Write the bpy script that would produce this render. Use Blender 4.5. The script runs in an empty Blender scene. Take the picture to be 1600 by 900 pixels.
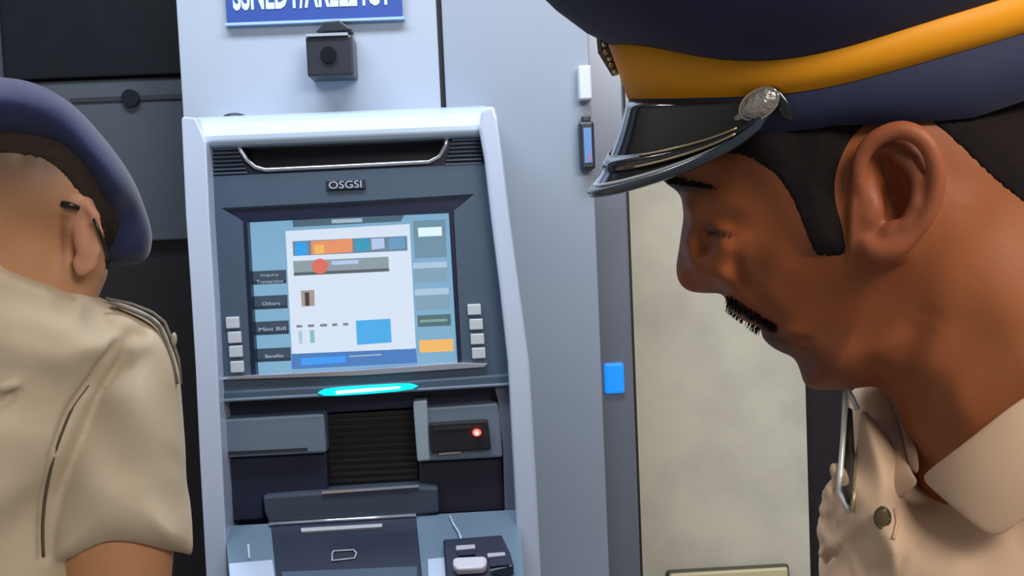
import bpy, math, random
import numpy as np
from mathutils import Vector, Matrix, Euler
random.seed(7)
S = bpy.context.scene
COL = S.collection
# ------------------------------------------------------------------ camera
FPX = 1700.0
CAM = Vector((0.0, 0.0, 1.50))
RC = (Matrix.Rotation(math.radians(-2.0), 3, 'Z') @ Matrix.Rotation(math.radians(90 - 3.6), 3, 'X')
      @ Matrix.Rotation(math.radians(-2.5), 3, 'Z'))
cd = bpy.data.cameras.new('camera'); cam = bpy.data.objects.new('camera', cd); COL.objects.link(cam)
cam.matrix_world = Matrix.Translation(CAM) @ RC.to_4x4()
cd.sensor_width = 36.0; cd.lens = FPX / 1600.0 * 36.0; cd.clip_start = 0.05
S.camera = cam
# ------------------------------------------------------------------ light
S.view_settings.view_transform = 'Standard'; S.view_settings.look = 'None'
S.view_settings.gamma = 1.0; S.view_settings.use_curve_mapping = False
S.view_settings.exposure = 0.0
wd = bpy.data.worlds.new('daylight'); S.world = wd; wd.use_nodes = True
wd.node_tree.nodes['Background'].inputs[0].default_value = (0.78, 0.86, 1.0, 1)
wd.node_tree.nodes['Background'].inputs[1].default_value = 0.19
def area(name, loc, target, sx, sy, power, col):
    l = bpy.data.lights.new(name, 'AREA'); l.shape = 'RECTANGLE'; l.size = sx; l.size_y = sy
    l.energy = power; l.color = col
    o = bpy.data.objects.new(name, l); COL.objects.link(o); o.location = loc
    o.rotation_euler = (Vector(target) - Vector(loc)).to_track_quat('-Z', 'Y').to_euler()
    return o
area('ceiling_tube_light', (-0.20, 1.12, 2.55), (-0.20, 1.25, 0.0), 1.4, 0.3, 25, (0.88, 0.94, 1.0))
area('rear_fill_light', (0.75, -0.55, 2.30), (0.40, 0.55, 1.40), 0.9, 0.4, 22, (1.0, 0.90, 0.78))  # added warm fill, unseen, brightens the right officer's near side

# ------------------------------------------------------------------ helpers
def at(px, py, Y):
    d = RC @ Vector(((px - 800) / FPX, (450 - py) / FPX, -1.0))
    return CAM + d * ((Y - CAM.y) / d.y)

MATS = {}
def mat(name, col, rough=0.5, metal=0.0, noise=0.0, nscale=20.0, bump=0.0, bscale=60.0, emit=0.0, coat=0.0,
        ecol=None, vcol=False, sheen=0.0, sub=0.0, spec=0.5, col2=None, stretch=None, tr=0.0):
    if name in MATS: return MATS[name]
    m = bpy.data.materials.new(name); m.use_nodes = True; nt = m.node_tree; b = nt.nodes['Principled BSDF']
    c4 = (*col, 1)
    b.inputs['Base Color'].default_value = c4; b.inputs['Roughness'].default_value = rough
    b.inputs['Metallic'].default_value = metal; b.inputs['Specular IOR Level'].default_value = spec
    if coat: b.inputs['Coat Weight'].default_value = coat; b.inputs['Coat Roughness'].default_value = 0.12
    if sheen: b.inputs['Sheen Weight'].default_value = sheen; b.inputs['Sheen Roughness'].default_value = 0.4
    if sub: b.inputs['Subsurface Weight'].default_value = sub; b.inputs['Subsurface Radius'].default_value = (0.012, 0.005, 0.003); b.inputs['Subsurface Scale'].default_value = 0.6
    if emit: b.inputs['Emission Color'].default_value = (*ecol, 1) if ecol else c4; b.inputs['Emission Strength'].default_value = emit
    tc = nt.nodes.new('ShaderNodeTexCoord'); src = tc.outputs['Object']
    if stretch:
        mp = nt.nodes.new('ShaderNodeMapping'); mp.inputs['Scale'].default_value = stretch
        nt.links.new(src, mp.inputs[0]); src = mp.outputs[0]
    cur = None
    if vcol:
        at_ = nt.nodes.new('ShaderNodeVertexColor'); at_.layer_name = 'Col'; cur = at_.outputs[0]
    if noise or col2:
        n = nt.nodes.new('ShaderNodeTexNoise'); n.inputs['Scale'].default_value = nscale; n.inputs['Detail'].default_value = 4
        nt.links.new(src, n.inputs['Vector'])
        mx = nt.nodes.new('ShaderNodeMix'); mx.data_type = 'RGBA'
        if col2:
            r = nt.nodes.new('ShaderNodeMapRange'); r.inputs[1].default_value = 0.4; r.inputs[2].default_value = 0.62
            nt.links.new(n.outputs[0], r.inputs[0]); nt.links.new(r.outputs[0], mx.inputs[0])
            mx.inputs[6].default_value = c4; mx.inputs[7].default_value = (*col2, 1)
            cur = mx.outputs[2]
        else:
            mx.blend_type = 'MULTIPLY'; mx.inputs[0].default_value = noise
            if cur: nt.links.new(cur, mx.inputs[6])
            else: mx.inputs[6].default_value = c4
            r = nt.nodes.new('ShaderNodeMapRange'); r.inputs[1].default_value = 0.3; r.inputs[2].default_value = 0.7
            r.inputs[3].default_value = 0.55; r.inputs[4].default_value = 1.25
            nt.links.new(n.outputs[0], r.inputs[0]); nt.links.new(r.outputs[0], mx.inputs[7])
            cur = mx.outputs[2]
    if cur: nt.links.new(cur, b.inputs['Base Color'])
    if bump:
        n2 = nt.nodes.new('ShaderNodeTexNoise'); n2.inputs['Scale'].default_value = bscale; n2.inputs['Detail'].default_value = 3
        nt.links.new(src, n2.inputs['Vector'])
        bp = nt.nodes.new('ShaderNodeBump'); bp.inputs['Strength'].default_value = bump; bp.inputs['Distance'].default_value = 0.002
        nt.links.new(n2.outputs[0], bp.inputs['Height']); nt.links.new(bp.outputs[0], b.inputs['Normal'])
    MATS[name] = m
    return m

def mesh_obj(name, verts, faces, m, parent=None, smooth=False, bevel=0.0, seg=2, solid=0.0, sub=0, autos=False):
    me = bpy.data.meshes.new(name)
    me.from_pydata([tuple(map(float, v)) for v in verts], [], [tuple(int(i) for i in f) for f in faces]); me.update()
    if m: me.materials.append(m)
    o = bpy.data.objects.new(name, me); COL.objects.link(o)
    if smooth: me.polygons.foreach_set('use_smooth', [True] * len(me.polygons))
    if solid:
        s = o.modifiers.new('solid', 'SOLIDIFY'); s.thickness = solid; s.offset = 0
    if sub:
        s = o.modifiers.new('sub', 'SUBSURF'); s.levels = sub; s.render_levels = sub
    if bevel:
        b = o.modifiers.new('bevel', 'BEVEL'); b.width = bevel; b.segments = seg; b.limit_method = 'ANGLE'
    if parent:
        o.parent = parent
        me.transform(Matrix.Translation(-parent_origin(parent)))   # parents are unrotated
    return o
def parent_origin(p):
    v = Vector((0, 0, 0))
    while p: v += p.location; p = p.parent
    return v
def empty(name, loc, label, cat, group=None):
    o = bpy.data.objects.new(name, None); COL.objects.link(o); o.location = loc
    o['label'] = label; o['category'] = cat; o.empty_display_size = 0.05
    if group: o['group'] = group
    return o
def tag(o, label, cat, group=None):
    o['label'] = label; o['category'] = cat
    if group: o['group'] = group
    return o
BF = [(0, 3, 2, 1), (4, 5, 6, 7), (0, 1, 5, 4), (1, 2, 6, 5), (2, 3, 7, 6), (3, 0, 4, 7)]
def box(name, x0, x1, y0, y1, z0, z1, m, parent=None, bevel=0.0, **k):
    if x0 > x1: x0, x1 = x1, x0
    if y0 > y1: y0, y1 = y1, y0
    if z0 > z1: z0, z1 = z1, z0
    v = [(x0, y0, z0), (x1, y0, z0), (x1, y1, z0), (x0, y1, z0), (x0, y0, z1), (x1, y0, z1), (x1, y1, z1), (x0, y1, z1)]
    return mesh_obj(name, v, BF, m, parent, bevel=bevel, **k)
def fbox(name, ax, ay, bx, by, Y, depth, m, parent=None, bevel=0.0, **k):
    """front-facing box; top-left / bottom-right corners measured on the plane y=Y, body goes back by depth"""
    p = at(ax, ay, Y); q = at(bx, by, Y)
    return box(name, p.x, q.x, Y, Y + depth, q.z, p.z, m, parent, bevel, **k)
def prism(name, pts, Y, depth, m, parent=None, bevel=0.0, holes=None, **k):
    """polygon measured on the plane y=Y, extruded back"""
    P = [at(x, y, Y) for x, y in pts]; n = len(P)
    v = [(p.x, Y, p.z) for p in P] + [(p.x, Y + depth, p.z) for p in P]
    f = [tuple(range(n))[::-1], tuple(range(n, 2 * n))] + [(i, (i + 1) % n, n + (i + 1) % n, n + i) for i in range(n)]
    ar = sum(P[i].x * P[(i + 1) % n].z - P[(i + 1) % n].x * P[i].z for i in range(n))
    if ar > 0: f = [t[::-1] for t in f]
    return mesh_obj(name, v, f, m, parent, bevel=bevel, **k)
def tube(name, pts, rad, m, parent=None, n=10, cap=True):
    V, Fs = tube_data(pts, rad, n); return mesh_obj(name, V, Fs, m, parent, smooth=True)
def tube_data(pts, rad, n=10, base=0):
    P = [Vector(p) for p in pts]; V = []; Fs = []
    if not hasattr(rad, '__len__'): rad = [rad] * len(P)
    up = None
    for i, p in enumerate(P):
        t = (P[min(i + 1, len(P) - 1)] - P[max(i - 1, 0)]).normalized()
        if up is None: up = t.orthogonal().normalized()
        up = (up - t * up.dot(t)).normalized(); s = t.cross(up)
        for k in range(n):
            a = 2 * math.pi * k / n; V.append(p + (up * math.cos(a) + s * math.sin(a)) * rad[i])
    for i in range(len(P) - 1):
        for k in range(n):
            a = base + i * n + k; b = base + i * n + (k + 1) % n; Fs.append((a, b, b + n, a + n))
    Fs.append(tuple(base + k for k in range(n))[::-1]); Fs.append(tuple(base + (len(P) - 1) * n + k for k in range(n)))
    return V, Fs
def sphere_data(c, R, n=14, r=9, axes=None):
    V = []; Fs = []; c = Vector(c)
    ax = axes or (Vector((1, 0, 0)), Vector((0, 1, 0)), Vector((0, 0, 1)))
    for i in range(r + 1):
        th = math.pi * i / r
        for k in range(n):
            ph = 2 * math.pi * k / n
            V.append(c + ax[0] * (R[0] * math.sin(th) * math.cos(ph)) + ax[1] * (R[1] * math.sin(th) * math.sin(ph)) + ax[2] * (R[2] * math.cos(th)))
    for i in range(r):
        for k in range(n):
            Fs.append((i * n + k, i * n + (k + 1) % n, (i + 1) * n + (k + 1) % n, (i + 1) * n + k))
    return V, Fs
def sphere(name, c, R, m, parent=None, axes=None):
    if not hasattr(R, '__len__'): R = (R, R, R)
    V, Fs = sphere_data(c, R, axes=axes); return mesh_obj(name, V, Fs, m, parent, smooth=True)
def text(name, s, x, y, z, h, width, m, parent, depth=0.0006, bold=0.0):
    cu = bpy.data.curves.new(name, 'FONT'); cu.body = s; cu.size = 1.0; cu.extrude = 0.02; cu.resolution_u = 3; cu.offset = bold
    o = bpy.data.objects.new(name, cu); COL.objects.link(o)
    dg = bpy.context.evaluated_depsgraph_get(); me = bpy.data.meshes.new_from_object(o.evaluated_get(dg))
    COL.objects.unlink(o); bpy.data.objects.remove(o)
    co = np.array([v.co[:] for v in me.vertices]); mn = co.min(0); mxx = co.max(0)
    V = [((c[0] - mn[0]) / (mxx[0] - mn[0]) * width + x, y - depth * (0.5 + c[2] * 25), (c[1] - mn[1]) / (mxx[1] - mn[1]) * h + z) for c in co]
    Fs = [tuple(p.vertices) for p in me.polygons]
    return mesh_obj(name, V, Fs, m, parent)
def struct(o): o['kind'] = 'structure'; return o

# ------------------------------------------------------------------ room shell
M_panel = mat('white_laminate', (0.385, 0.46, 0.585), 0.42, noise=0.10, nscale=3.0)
M_panel_shade = mat('white_laminate_shaded', (0.29, 0.35, 0.46), 0.42, noise=0.10, nscale=3.0)  # same white laminate, darkened to carry the shade right of the machine
M_stone = mat('beige_stone', (0.75, 0.73, 0.63), 0.35, col2=(0.63, 0.61, 0.53), nscale=7.0, noise=0.3)
M_floor = mat('floor_tile', (0.42, 0.40, 0.37), 0.35, noise=0.4, nscale=5)
M_wall = mat('painted_wall', (0.62, 0.60, 0.55), 0.7, noise=0.1, nscale=4)
M_ceil = mat('ceiling_paint', (0.75, 0.75, 0.73), 0.8, noise=0.05)
M_dark = mat('dark_frame', (0.016, 0.012, 0.020), 0.45, noise=0.3)
M_seam = mat('seam_black', (0.02, 0.022, 0.028), 0.6)
YP = 1.72       # front of the laminate partition
YW = 1.98       # stone wall behind
xL = at(281, 100, YP).x; xS = at(689, 80, YP).x; xR = at(929, 300, YP).x
struct(box('floor', -2.0, 2.2, -1.6, 2.75, -0.05, 0.0, M_floor))
struct(box('ceiling', -2.0, 2.2, -1.6, 2.75, 2.70, 2.75, M_ceil))
struct(box('wall_left', -2.05, -2.0, -1.6, 2.75, 0, 2.70, M_wall))
struct(box('wall_right', 2.2, 2.25, -1.6, 2.75, 0, 2.70, M_wall))
struct(box('wall_back', -2.0, 2.2, 2.70, 2.75, 0, 2.70, M_dark))
xa = at(978, 400, YW).x; xb = at(1261, 700, YW).x
struct(box('wall_side', xa - 0.06, xb, YW, YW + 0.12, 0, 2.70, M_stone))
struct(box('door_1', xb, xb + 0.95, YW + 0.02, YW + 0.10, 0, 2.70, M_dark))
# metal door frame strip between partition and stone
M_strip = mat('brushed_frame', (0.20, 0.235, 0.31), 0.30, 0.35, noise=0.25, nscale=3)
x0 = xR; x1 = at(981, 500, 1.80).x
struct(box('trim_1', x0, x1, 1.76, YW + 0.02, 0, 2.70, M_strip, bevel=0.003))
struct(box('trim_2', x1, x1 + 0.006, 1.775, YW + 0.01, 0, 2.70, M_seam))

part = empty('partition', (0.5 * (xL + xR), YP + 0.02, 0), 'white laminate partition panels behind the cash machine', 'partition')
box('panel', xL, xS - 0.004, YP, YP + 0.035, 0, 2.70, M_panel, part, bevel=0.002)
box('panel', xS + 0.004, xR, YP, YP + 0.035, 0, 2.70, M_panel_shade, part, bevel=0.002)
box('seam', xS - 0.006, xS + 0.006, YP + 0.012, YP + 0.036, 0, 2.70, M_seam, part)

# left: dark cabinet standing in the recess
M_bglass = mat('black_panel', (0.010, 0.012, 0.018), 0.25, noise=0.3)
M_slate = mat('slate_door', (0.075, 0.095, 0.125), 0.42, noise=0.25, nscale=6)
M_black = mat('black_plastic', (0.012, 0.013, 0.018), 0.4, noise=0.2)
YC = 1.95
cx0 = at(8, 70, YC).x; cx1 = at(300, 300, YC).x + 0.03
cab = empty('cabinet', (0.5 * (cx0 + cx1), YC + 0.2, 0), 'dark grey steel cabinet with round lock left of the cash machine', 'cabinet')
zt = at(150, 121, YC).z; zm = at(200, 378, YC).z; zg = at(230, 151, YC).z
box('carcass', cx0, cx1, YC + 0.02, YC + 0.5, 0, 2.4, M_black, cab)
box('upper_panel', cx0, cx1, YC - 0.012, YC + 0.02, zt, 2.4, M_bglass, cab, bevel=0.003)
d = box('door', cx0, cx1, YC, YC + 0.02, zm, zt - 0.004, M_slate, cab, bevel=0.003)
box('groove', at(110, 152, YC).x, cx1 - 0.02, YC - 0.004, YC + 0.001, zg - 0.006, zg + 0.002, mat('groove_grey', (0.03, 0.035, 0.05), 0.5), d)
lk = at(206, 154, YC)
v, f = tube_data([(lk.x, YC - 0.012, lk.z), (lk.x, YC + 0.001, lk.z)], 0.015, 20)
mesh_obj('lock', v, f, mat('lock_dark', (0.012, 0.018, 0.028), 0.35, 0.3), cab)
box('lower_void', cx0, cx1, YC + 0.004, YC + 0.02, 0.05, zm - 0.03, mat('dark_void', (0.010, 0.010, 0.014), 0.5), cab)  # near-black sheet in place of the dark open alcove below
box('grey_post', cx0 - 0.22, cx0 - 0.004, YC - 0.02, YC + 0.02, 0, 2.4, mat('grey_post', (0.12, 0.15, 0.2), 0.5), cab)

# ------------------------------------------------------------------ sign
M_sblue = mat('sign_blue', (0.035, 0.085, 0.36), 0.35, noise=0.1)
M_swhite = mat('sign_letter', (0.62, 0.80, 0.92), 0.4)
sg = empty('sign', (at(490, 0, YP).x, YP, at(490, 25, YP).z), 'blue sign with white capital letters above the cash machine', 'sign')
p = at(348, -75, YP - 0.012); q = at(629, 26, YP - 0.012)
box('board', p.x, q.x, YP - 0.012, YP - 0.001, q.z, p.z, M_sblue, sg, bevel=0.001)
box('edge', p.x - 0.003, q.x + 0.003, YP - 0.014, YP - 0.001, q.z - 0.004, q.z, mat('sign_edge', (0.35, 0.55, 0.85), 0.3), sg)
tz = at(490, 12, YP - 0.014).z
text('lettering', 'SSNLDT/AREL24CT', at(364, 10, YP - 0.013).x, YP - 0.0125, tz, 0.052, at(612, 6, YP - 0.013).x - at(364, 10, YP - 0.013).x, M_swhite, sg, bold=0.025)

# ------------------------------------------------------------------ small camera above the machine
M_camb = mat('camera_black', (0.022, 0.028, 0.042), 0.35, noise=0.2)
p = at(477, 57, 1.655); q = at(553, 117, 1.655)
cc = empty('security_camera', ((p.x + q.x) / 2, YP, (p.z + q.z) / 2), 'small black box camera on the white panel under the blue sign', 'camera')
box('housing', p.x, q.x, 1.655, YP, q.z, p.z, M_camb, cc, bevel=0.003)
box('hood', p.x + 0.002, q.x - 0.006, 1.650, YP, p.z - 0.001, p.z + 0.003, mat('hood_edge', (0.35, 0.4, 0.48), 0.4), cc)
prism('bracket', [(493, 50), (505, 33), (530, 31), (550, 46)], 1.68, 0.04, M_camb, cc, bevel=0.002)
r_ = at(514, 86, 1.655)
mesh_obj('lens', *tube_data([(r_.x, 1.650, r_.z), (r_.x, 1.657, r_.z)], 0.012, 20), mat('lens_black', (0.01, 0.01, 0.015), 0.1), cc)

# ------------------------------------------------------------------ reader and white box near the frame
p = at(904, 102, YP - 0.03); q = at(926, 155, YP - 0.03)
wb = box('wall_box', p.x, q.x, YP - 0.03, YP, q.z, p.z, mat('white_box', (0.66, 0.72, 0.80), 0.4), None, bevel=0.003)
tag(wb, 'small white box on the panel edge above the black reader', 'box')
p = at(905, 190, YP - 0.03); q = at(931, 264, YP - 0.03)
rd = empty('access_reader', ((p.x + q.x) / 2, YP, q.z), 'black wall reader with a blue display beside the cap visor', 'reader')
box('case', p.x, q.x, YP - 0.03, YP, q.z, p.z, M_camb, rd, bevel=0.004)
box('top_hook', p.x + 0.006, q.x - 0.004, YP - 0.02, YP, p.z, p.z + 0.010, M_camb, rd, bevel=0.002)
box('display', p.x + 0.006, q.x - 0.005, YP - 0.0315, YP - 0.029, q.z + 0.010, p.z - 0.010, mat('reader_blue', (0.10, 0.22, 0.48), 0.25, emit=0.35), rd)
box('red_mark', p.x + 0.012, q.x - 0.008, YP - 0.0325, YP - 0.031, q.z + 0.012, q.z + 0.024, mat('reader_red', (0.55, 0.18, 0.25), 0.3), rd)
# blue square with its own emission on the metal strip
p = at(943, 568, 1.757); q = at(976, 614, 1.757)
il = box('blue_square', p.x, q.x, 1.752, 1.765, q.z, p.z, mat('blue_emissive', (0.01, 0.22, 0.72), 0.3, emit=0.8), None, bevel=0.004)
tag(il, 'glowing blue square on the grey metal strip', 'light')
# switch plate low on stone wall
p = at(1042, 893, YW - 0.015); q = at(1236, 960, YW - 0.015)
sb = empty('wall_plate', ((p.x + q.x) / 2, YW, q.z), 'cream plate with dark edge low on the beige stone wall', 'plate')
box('plate', p.x + 0.004, q.x - 0.004, YW - 0.02, YW, q.z, p.z - 0.004, mat('cream_plate', (0.72, 0.66, 0.42), 0.4), sb, bevel=0.004)
box('rim', p.x, q.x, YW - 0.016, YW, q.z - 0.004, p.z, mat('rim_dark', (0.10, 0.09, 0.07), 0.5), sb, bevel=0.006)

# ------------------------------------------------------------------ ATM
M_sil = mat('silver_shell', (0.56, 0.66, 0.88), 0.28, 0.15, coat=0.3)
M_top = mat('silver_top', (0.46, 0.58, 0.74), 0.32, 0.15, coat=0.2)
M_fas = mat('fascia_slate', (0.066, 0.105, 0.165), 0.45, 0.1, noise=0.12, nscale=10)
M_fas2 = mat('fascia_light', (0.17, 0.225, 0.31), 0.38, 0.2, noise=0.1)
M_fd = mat('fascia_dark', (0.016, 0.022, 0.052), 0.4, noise=0.2)
M_navy = mat('recess_navy', (0.008, 0.014, 0.045), 0.4)
M_chr = mat('chrome_lip', (0.75, 0.80, 0.92), 0.18, 0.8)
M_key = mat('key_grey', (0.52, 0.58, 0.66), 0.4)
YF = 1.600     # fascia front
YA = 1.565     # arm front
atm = empty('cash_machine', (at(540, 450, YF).x, 1.68, 0), 'silver and slate cash machine with a lit screen, between the two officers', 'cash machine')
# backing body
p = at(345, 330, 1.70); q = at(775, 900, 1.70)
box('body', at(330, 600, 1.66).x, at(788, 600, 1.66).x, 1.665, YP, 0.0, at(540, 230, 1.66).z, M_fd, atm)
# arms
la = [(283, 186), (286, 182), (306, 184), (322, 222), (327, 340), (335, 470), (341, 600), (348, 740), (356, 900), (372, 1150), (340, 1150), (322, 900), (312, 720), (305, 570), (297, 440), (290, 337)]
prism('side_arm', la, YA, YP - YA, M_sil, atm, bevel=0.007, seg=3)
ra = [(748, 200), (752, 172), (762, 165), (774, 167), (779, 185), (788, 260), (797, 338), (812, 450), (828, 570), (838, 740), (846, 900), (858, 1150), (822, 1150), (811, 900), (803, 740), (794, 570), (781, 450), (767, 338), (757, 250)]
prism('side_arm', ra, YA, YP - YA, M_sil, atm, bevel=0.007, seg=3)
# top bar: rounded front profile lofted in x
xa_, xb_ = at(300, 205, YF).x, at(764, 190, YF).x
zc = at(535, 196, 1.585).z; 
prof = [(YP, 0.028), (1.66, 0.027), (1.625, 0.024), (1.604, 0.019), (1.590, 0.011), (1.583, 0.002), (1.579, -0.008), (1.578, -0.016), (1.583, -0.022), (1.595, -0.024), (1.66, -0.024), (YP, -0.024)]
n = len(prof)
V = [(xa_, y, zc + z) for y, z in prof] + [(xb_, y, zc + z) for y, z in prof]
Fs = [tuple(range(n)), tuple(range(n, 2 * n))[::-1]] + [(i, n + i, n + (i + 1) % n, (i + 1) % n) for i in range(n)]
mesh_obj('top_bar', V, Fs, M_top, atm, smooth=False, bevel=0.004, seg=3)
# upper fascia around slot (frame of four pieces = one mesh by polygon ring)
def ring_prism(name, outer, inner, Y, depth, m, parent, bevel=0.0, inset=None):
    """ring between two closed loops of equal length on plane y=Y; inner wall goes back to Y+depth towards 'inset' loop"""
    n = len(outer)
    O = [at(x, y, Y) for x, y in outer]; I = [at(x, y, Y) for x, y in inner]
    J = [at(x, y, Y) for x, y in (inset or inner)]
    V = [(p.x, Y, p.z) for p in O] + [(p.x, Y, p.z) for p in I] + [(p.x, Y + depth, p.z) for p in J] + [(p.x, Y + depth, p.z) for p in O]
    Fs = []
    for i in range(n):
        j = (i + 1) % n
        Fs += [(i, n + i, n + j, j), (n + i, 2 * n + i, 2 * n + j, n + j), (3 * n + i, i, j, 3 * n + j), (2 * n + i, 3 * n + i, 3 * n + j, 2 * n + j)]
    return mesh_obj(name, V, Fs, m, parent, bevel=bevel)
slot_in = [(372, 222), (698, 207), (694, 225), (685, 243), (672, 250), (412, 263), (397, 259), (384, 245)]
slot_out = [(321, 218), (752, 200), (754, 225), (756, 245), (758, 262), (324, 280), (323, 262), (322, 245)]
ring_prism('upper_fascia', slot_out, slot_in, YF + 0.005, 0.05, M_fd, atm)
prism('slot_back', [(360, 214), (705, 200), (695, 256), (385, 270)], YF + 0.052, 0.006, mat('slot_black', (0.010, 0.008, 0.020), 0.4), atm)
lip = [(370, 222), (376, 235), (386, 250), (399, 261), (415, 265.5), (540, 259.5), (670, 253), (686, 245), (696, 228), (700, 208)]
tube('slot_lip', [at(x, y, YF) for x, y in lip], 0.0032, M_chr, atm, 8)
tube('slot_top_lip', [at(x, y, YF) for x, y in [(372, 221), (540, 213), (698, 205)]], 0.0026, M_chr, atm, 8)
for sx, yo in ((322, 0), (706, -15)):
    for k in range(8):
        y = 226 + k * 6.4 + yo
        w0 = 46 if sx < 500 else 47
        a = sx + (2 if sx < 500 else max(0, 2 - k)); b = sx + w0 + (k * 2.6 if sx < 500 else 0)
        if sx > 500: a = sx - k * 1.8 + 2; b = sx + w0
        fbox('vent_rib', a, y, b, y + 3.0 - (b - a) * 0.045, YF - 0.001, 0.008, M_fas2 if k < 2 else M_fas, atm, bevel=0.0006)
# main fascia ring around screen
fo = [(323, 276), (540, 266), (760, 256), (786, 450), (800, 585), (570, 600), (342, 612), (333, 450)]
fi = [(345, 325), (540, 315), (741, 303), (709, 330), (722, 574), (560, 583), (392, 592), (379, 347)]
ins = [(384, 344), (540, 337), (700, 329), (702, 331), (716, 570), (560, 578), (398, 586), (384, 346)]
ring_prism('fascia', fo, fi, YF, 0.03, M_fas, atm, inset=ins)
# navy lining of the screen recess top
prism('screen_hood', [(350, 325), (540, 315.5), (736, 304), (705, 333), (540, 340), (382, 348)], YF + 0.004, 0.004, M_navy, atm)
prism('recess_edge', [(379, 346), (386, 346), (400, 588), (393, 590)], YF + 0.003, 0.02, M_navy, atm)
prism('recess_edge', [(701, 331), (708, 330), (721, 572), (715, 571)], YF + 0.003, 0.02, M_navy, atm)
prism('screen_ledge', [(343, 594), (352, 589), (560, 578), (716, 567), (762, 568), (756, 574), (560, 587)], YF - 0.006, 0.02, M_chr, atm, bevel=0.001)
# badge
bd = fbox('badge', 509, 281, 571, 296, YF - 0.004, 0.006, M_fd, atm, bevel=0.002)
text('badge_letters', 'OSGSI', at(514, 295, YF - 0.005).x, YF - 0.0045, at(540, 294, YF - 0.005).z, 0.0105, at(565, 290, YF - 0.005).x - at(514, 295, YF - 0.005).x, mat('badge_silver', (0.62, 0.70, 0.85), 0.3, 0.3), bd)
# function keys
for (kx, ky) in [(352, 496), (355, 519), (357, 541), (359, 565)]:
    fbox('function_key', kx, ky, kx + 22, ky + 17, YF - 0.006, 0.010, M_key, atm, bevel=0.0015)
for (kx, ky) in [(730, 476), (733, 499), (735, 522), (737, 544)]:
    fbox('function_key', kx, ky, kx + 22, ky + 16, YF - 0.006, 0.010, M_key, atm, bevel=0.0015)
# display
YD = YF + 0.024
scr = prism('screen', [(384, 344), (702, 329), (717, 570), (398, 585)], YD, 0.006, mat('screen_blue', (0.02, 0.03, 0.04), 0.3, emit=1.0, ecol=(0.20, 0.40, 0.58)), atm)
E = lambda n, c, s=0.8: mat('screen_' + n, (0.02, 0.02, 0.025), 0.35, emit=s + 0.15, ecol=c)
LAY = [0]
def sp(name, pts, m, lvl=1):
    return prism(name, pts, YD - 0.0004 * lvl, 0.0003, m, scr)
def sr(name, x0, y0, x1, y1, m, lvl=1):   # rectangle on the screen, top-left/bottom-right px; sheared with the screen
    sl = -0.047; t = 0.062
    w = x1 - x0; h = y1 - y0
    return sp(name, [(x0, y0), (x1, y0 + sl * w), (x1 + t * h * .55, y1 + sl * w), (x0 + t * h * .9, y1)], m, lvl)
sp('page_card', [(446, 361), (640, 350), (650, 545), (456, 553)], E('white', (0.66, 0.76, 0.90), 0.85))
sp('page_footer', [(455, 553), (650, 544), (652, 567), (456, 577)], E('footer', (0.06, 0.20, 0.52), 0.8))
sp('title_bar', [(457, 344), (632, 336), (626, 346), (458, 355)], E('bar', (0.10, 0.18, 0.25), 0.6))
sp('title_text', [(518, 343), (566, 341), (566, 347), (518, 349)], E('bartext', (0.42, 0.56, 0.66), 0.7), 2)
sr('banner', 457, 377, 636, 400, E('banner', (0.20, 0.30, 0.42), 0.6), 2)
sp('banner_blue', [(461, 379), (479, 378), (480, 399), (462, 400)], E('cyan', (0.02, 0.32, 0.78), 0.9), 3)
sp('banner_orange', [(486, 377), (550, 373), (551, 394), (487, 398)], E('orange', (0.74, 0.27, 0.12), 0.9), 3)
sp('banner_yellow', [(491, 383), (506, 382), (507, 396), (492, 397)], E('yellow', (0.78, 0.45, 0.10), 0.9), 4)
sp('banner_teal', [(555, 373), (577, 372), (578, 392), (556, 393)], E('teal', (0.03, 0.30, 0.46), 0.9), 3)
sp('banner_pale', [(580, 373), (600, 372), (601, 388), (581, 390)], E('pale', (0.42, 0.54, 0.78), 0.9), 3)
sp('banner_steel', [(607, 372), (632, 370), (633, 388), (608, 390)], E('steel', (0.12, 0.30, 0.50), 0.9), 3)
sr('strip', 458, 408, 607, 428, E('strip', (0.30, 0.38, 0.42), 0.7), 2)
sr('strip_edge', 459, 426, 608, 431, E('stripedge', (0.12, 0.15, 0.17), 0.6), 3)
V = []; 
for k in range(16):
    a = 2 * math.pi * k / 16; V.append((500 + 13 * math.cos(a), 416 + 12 * math.sin(a)))
sp('strip_red', V, E('red', (0.66, 0.14, 0.10), 0.9), 4)
sr('strip_pale', 518, 408, 560, 414, E('pale'  , (0.42, 0.54, 0.78), 0.9), 4)
sr('small_picture', 470, 454, 491, 479, E('pic', (0.42, 0.36, 0.32), 0.7), 2)
sr('small_figure', 476, 457, 483, 478, E('picdark', (0.09, 0.05, 0.04), 0.5), 3)
for k, (x, w) in enumerate(((463, 9), (481, 10), (500, 11), (519, 8), (536, 8))):
    sr('caption_mark', x, 508 - k * 0.8, x + w, 512 - k * 0.8, E('caption', (0.22, 0.26, 0.30), 0.7), 2)
sr('column_mark', 466, 517, 472, 537, E('colm', (0.42, 0.60, 0.75), 0.8), 2)
sr('column_mark', 484, 516, 491, 536, E('colm2', (0.25, 0.52, 0.58), 0.8), 2)
sp('blue_button', [(556, 501), (610, 498), (612, 535), (558, 539)], E('sky', (0.06, 0.38, 0.76), 0.9), 2)
sp('footer_glow', [(470, 560), (540, 556), (541, 566), (471, 571)], E('glow', (0.04, 0.30, 0.85), 0.9), 2)
sp('footer_line', [(545, 556), (596, 553), (596, 555), (545, 558)], E('bartext'  , (0.42, 0.56, 0.66), 0.7), 2)
M_sbtn = E('btn', (0.05, 0.09, 0.15), 0.5); M_sbt2 = E('btntext', (0.38, 0.50, 0.62), 0.8)
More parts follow.
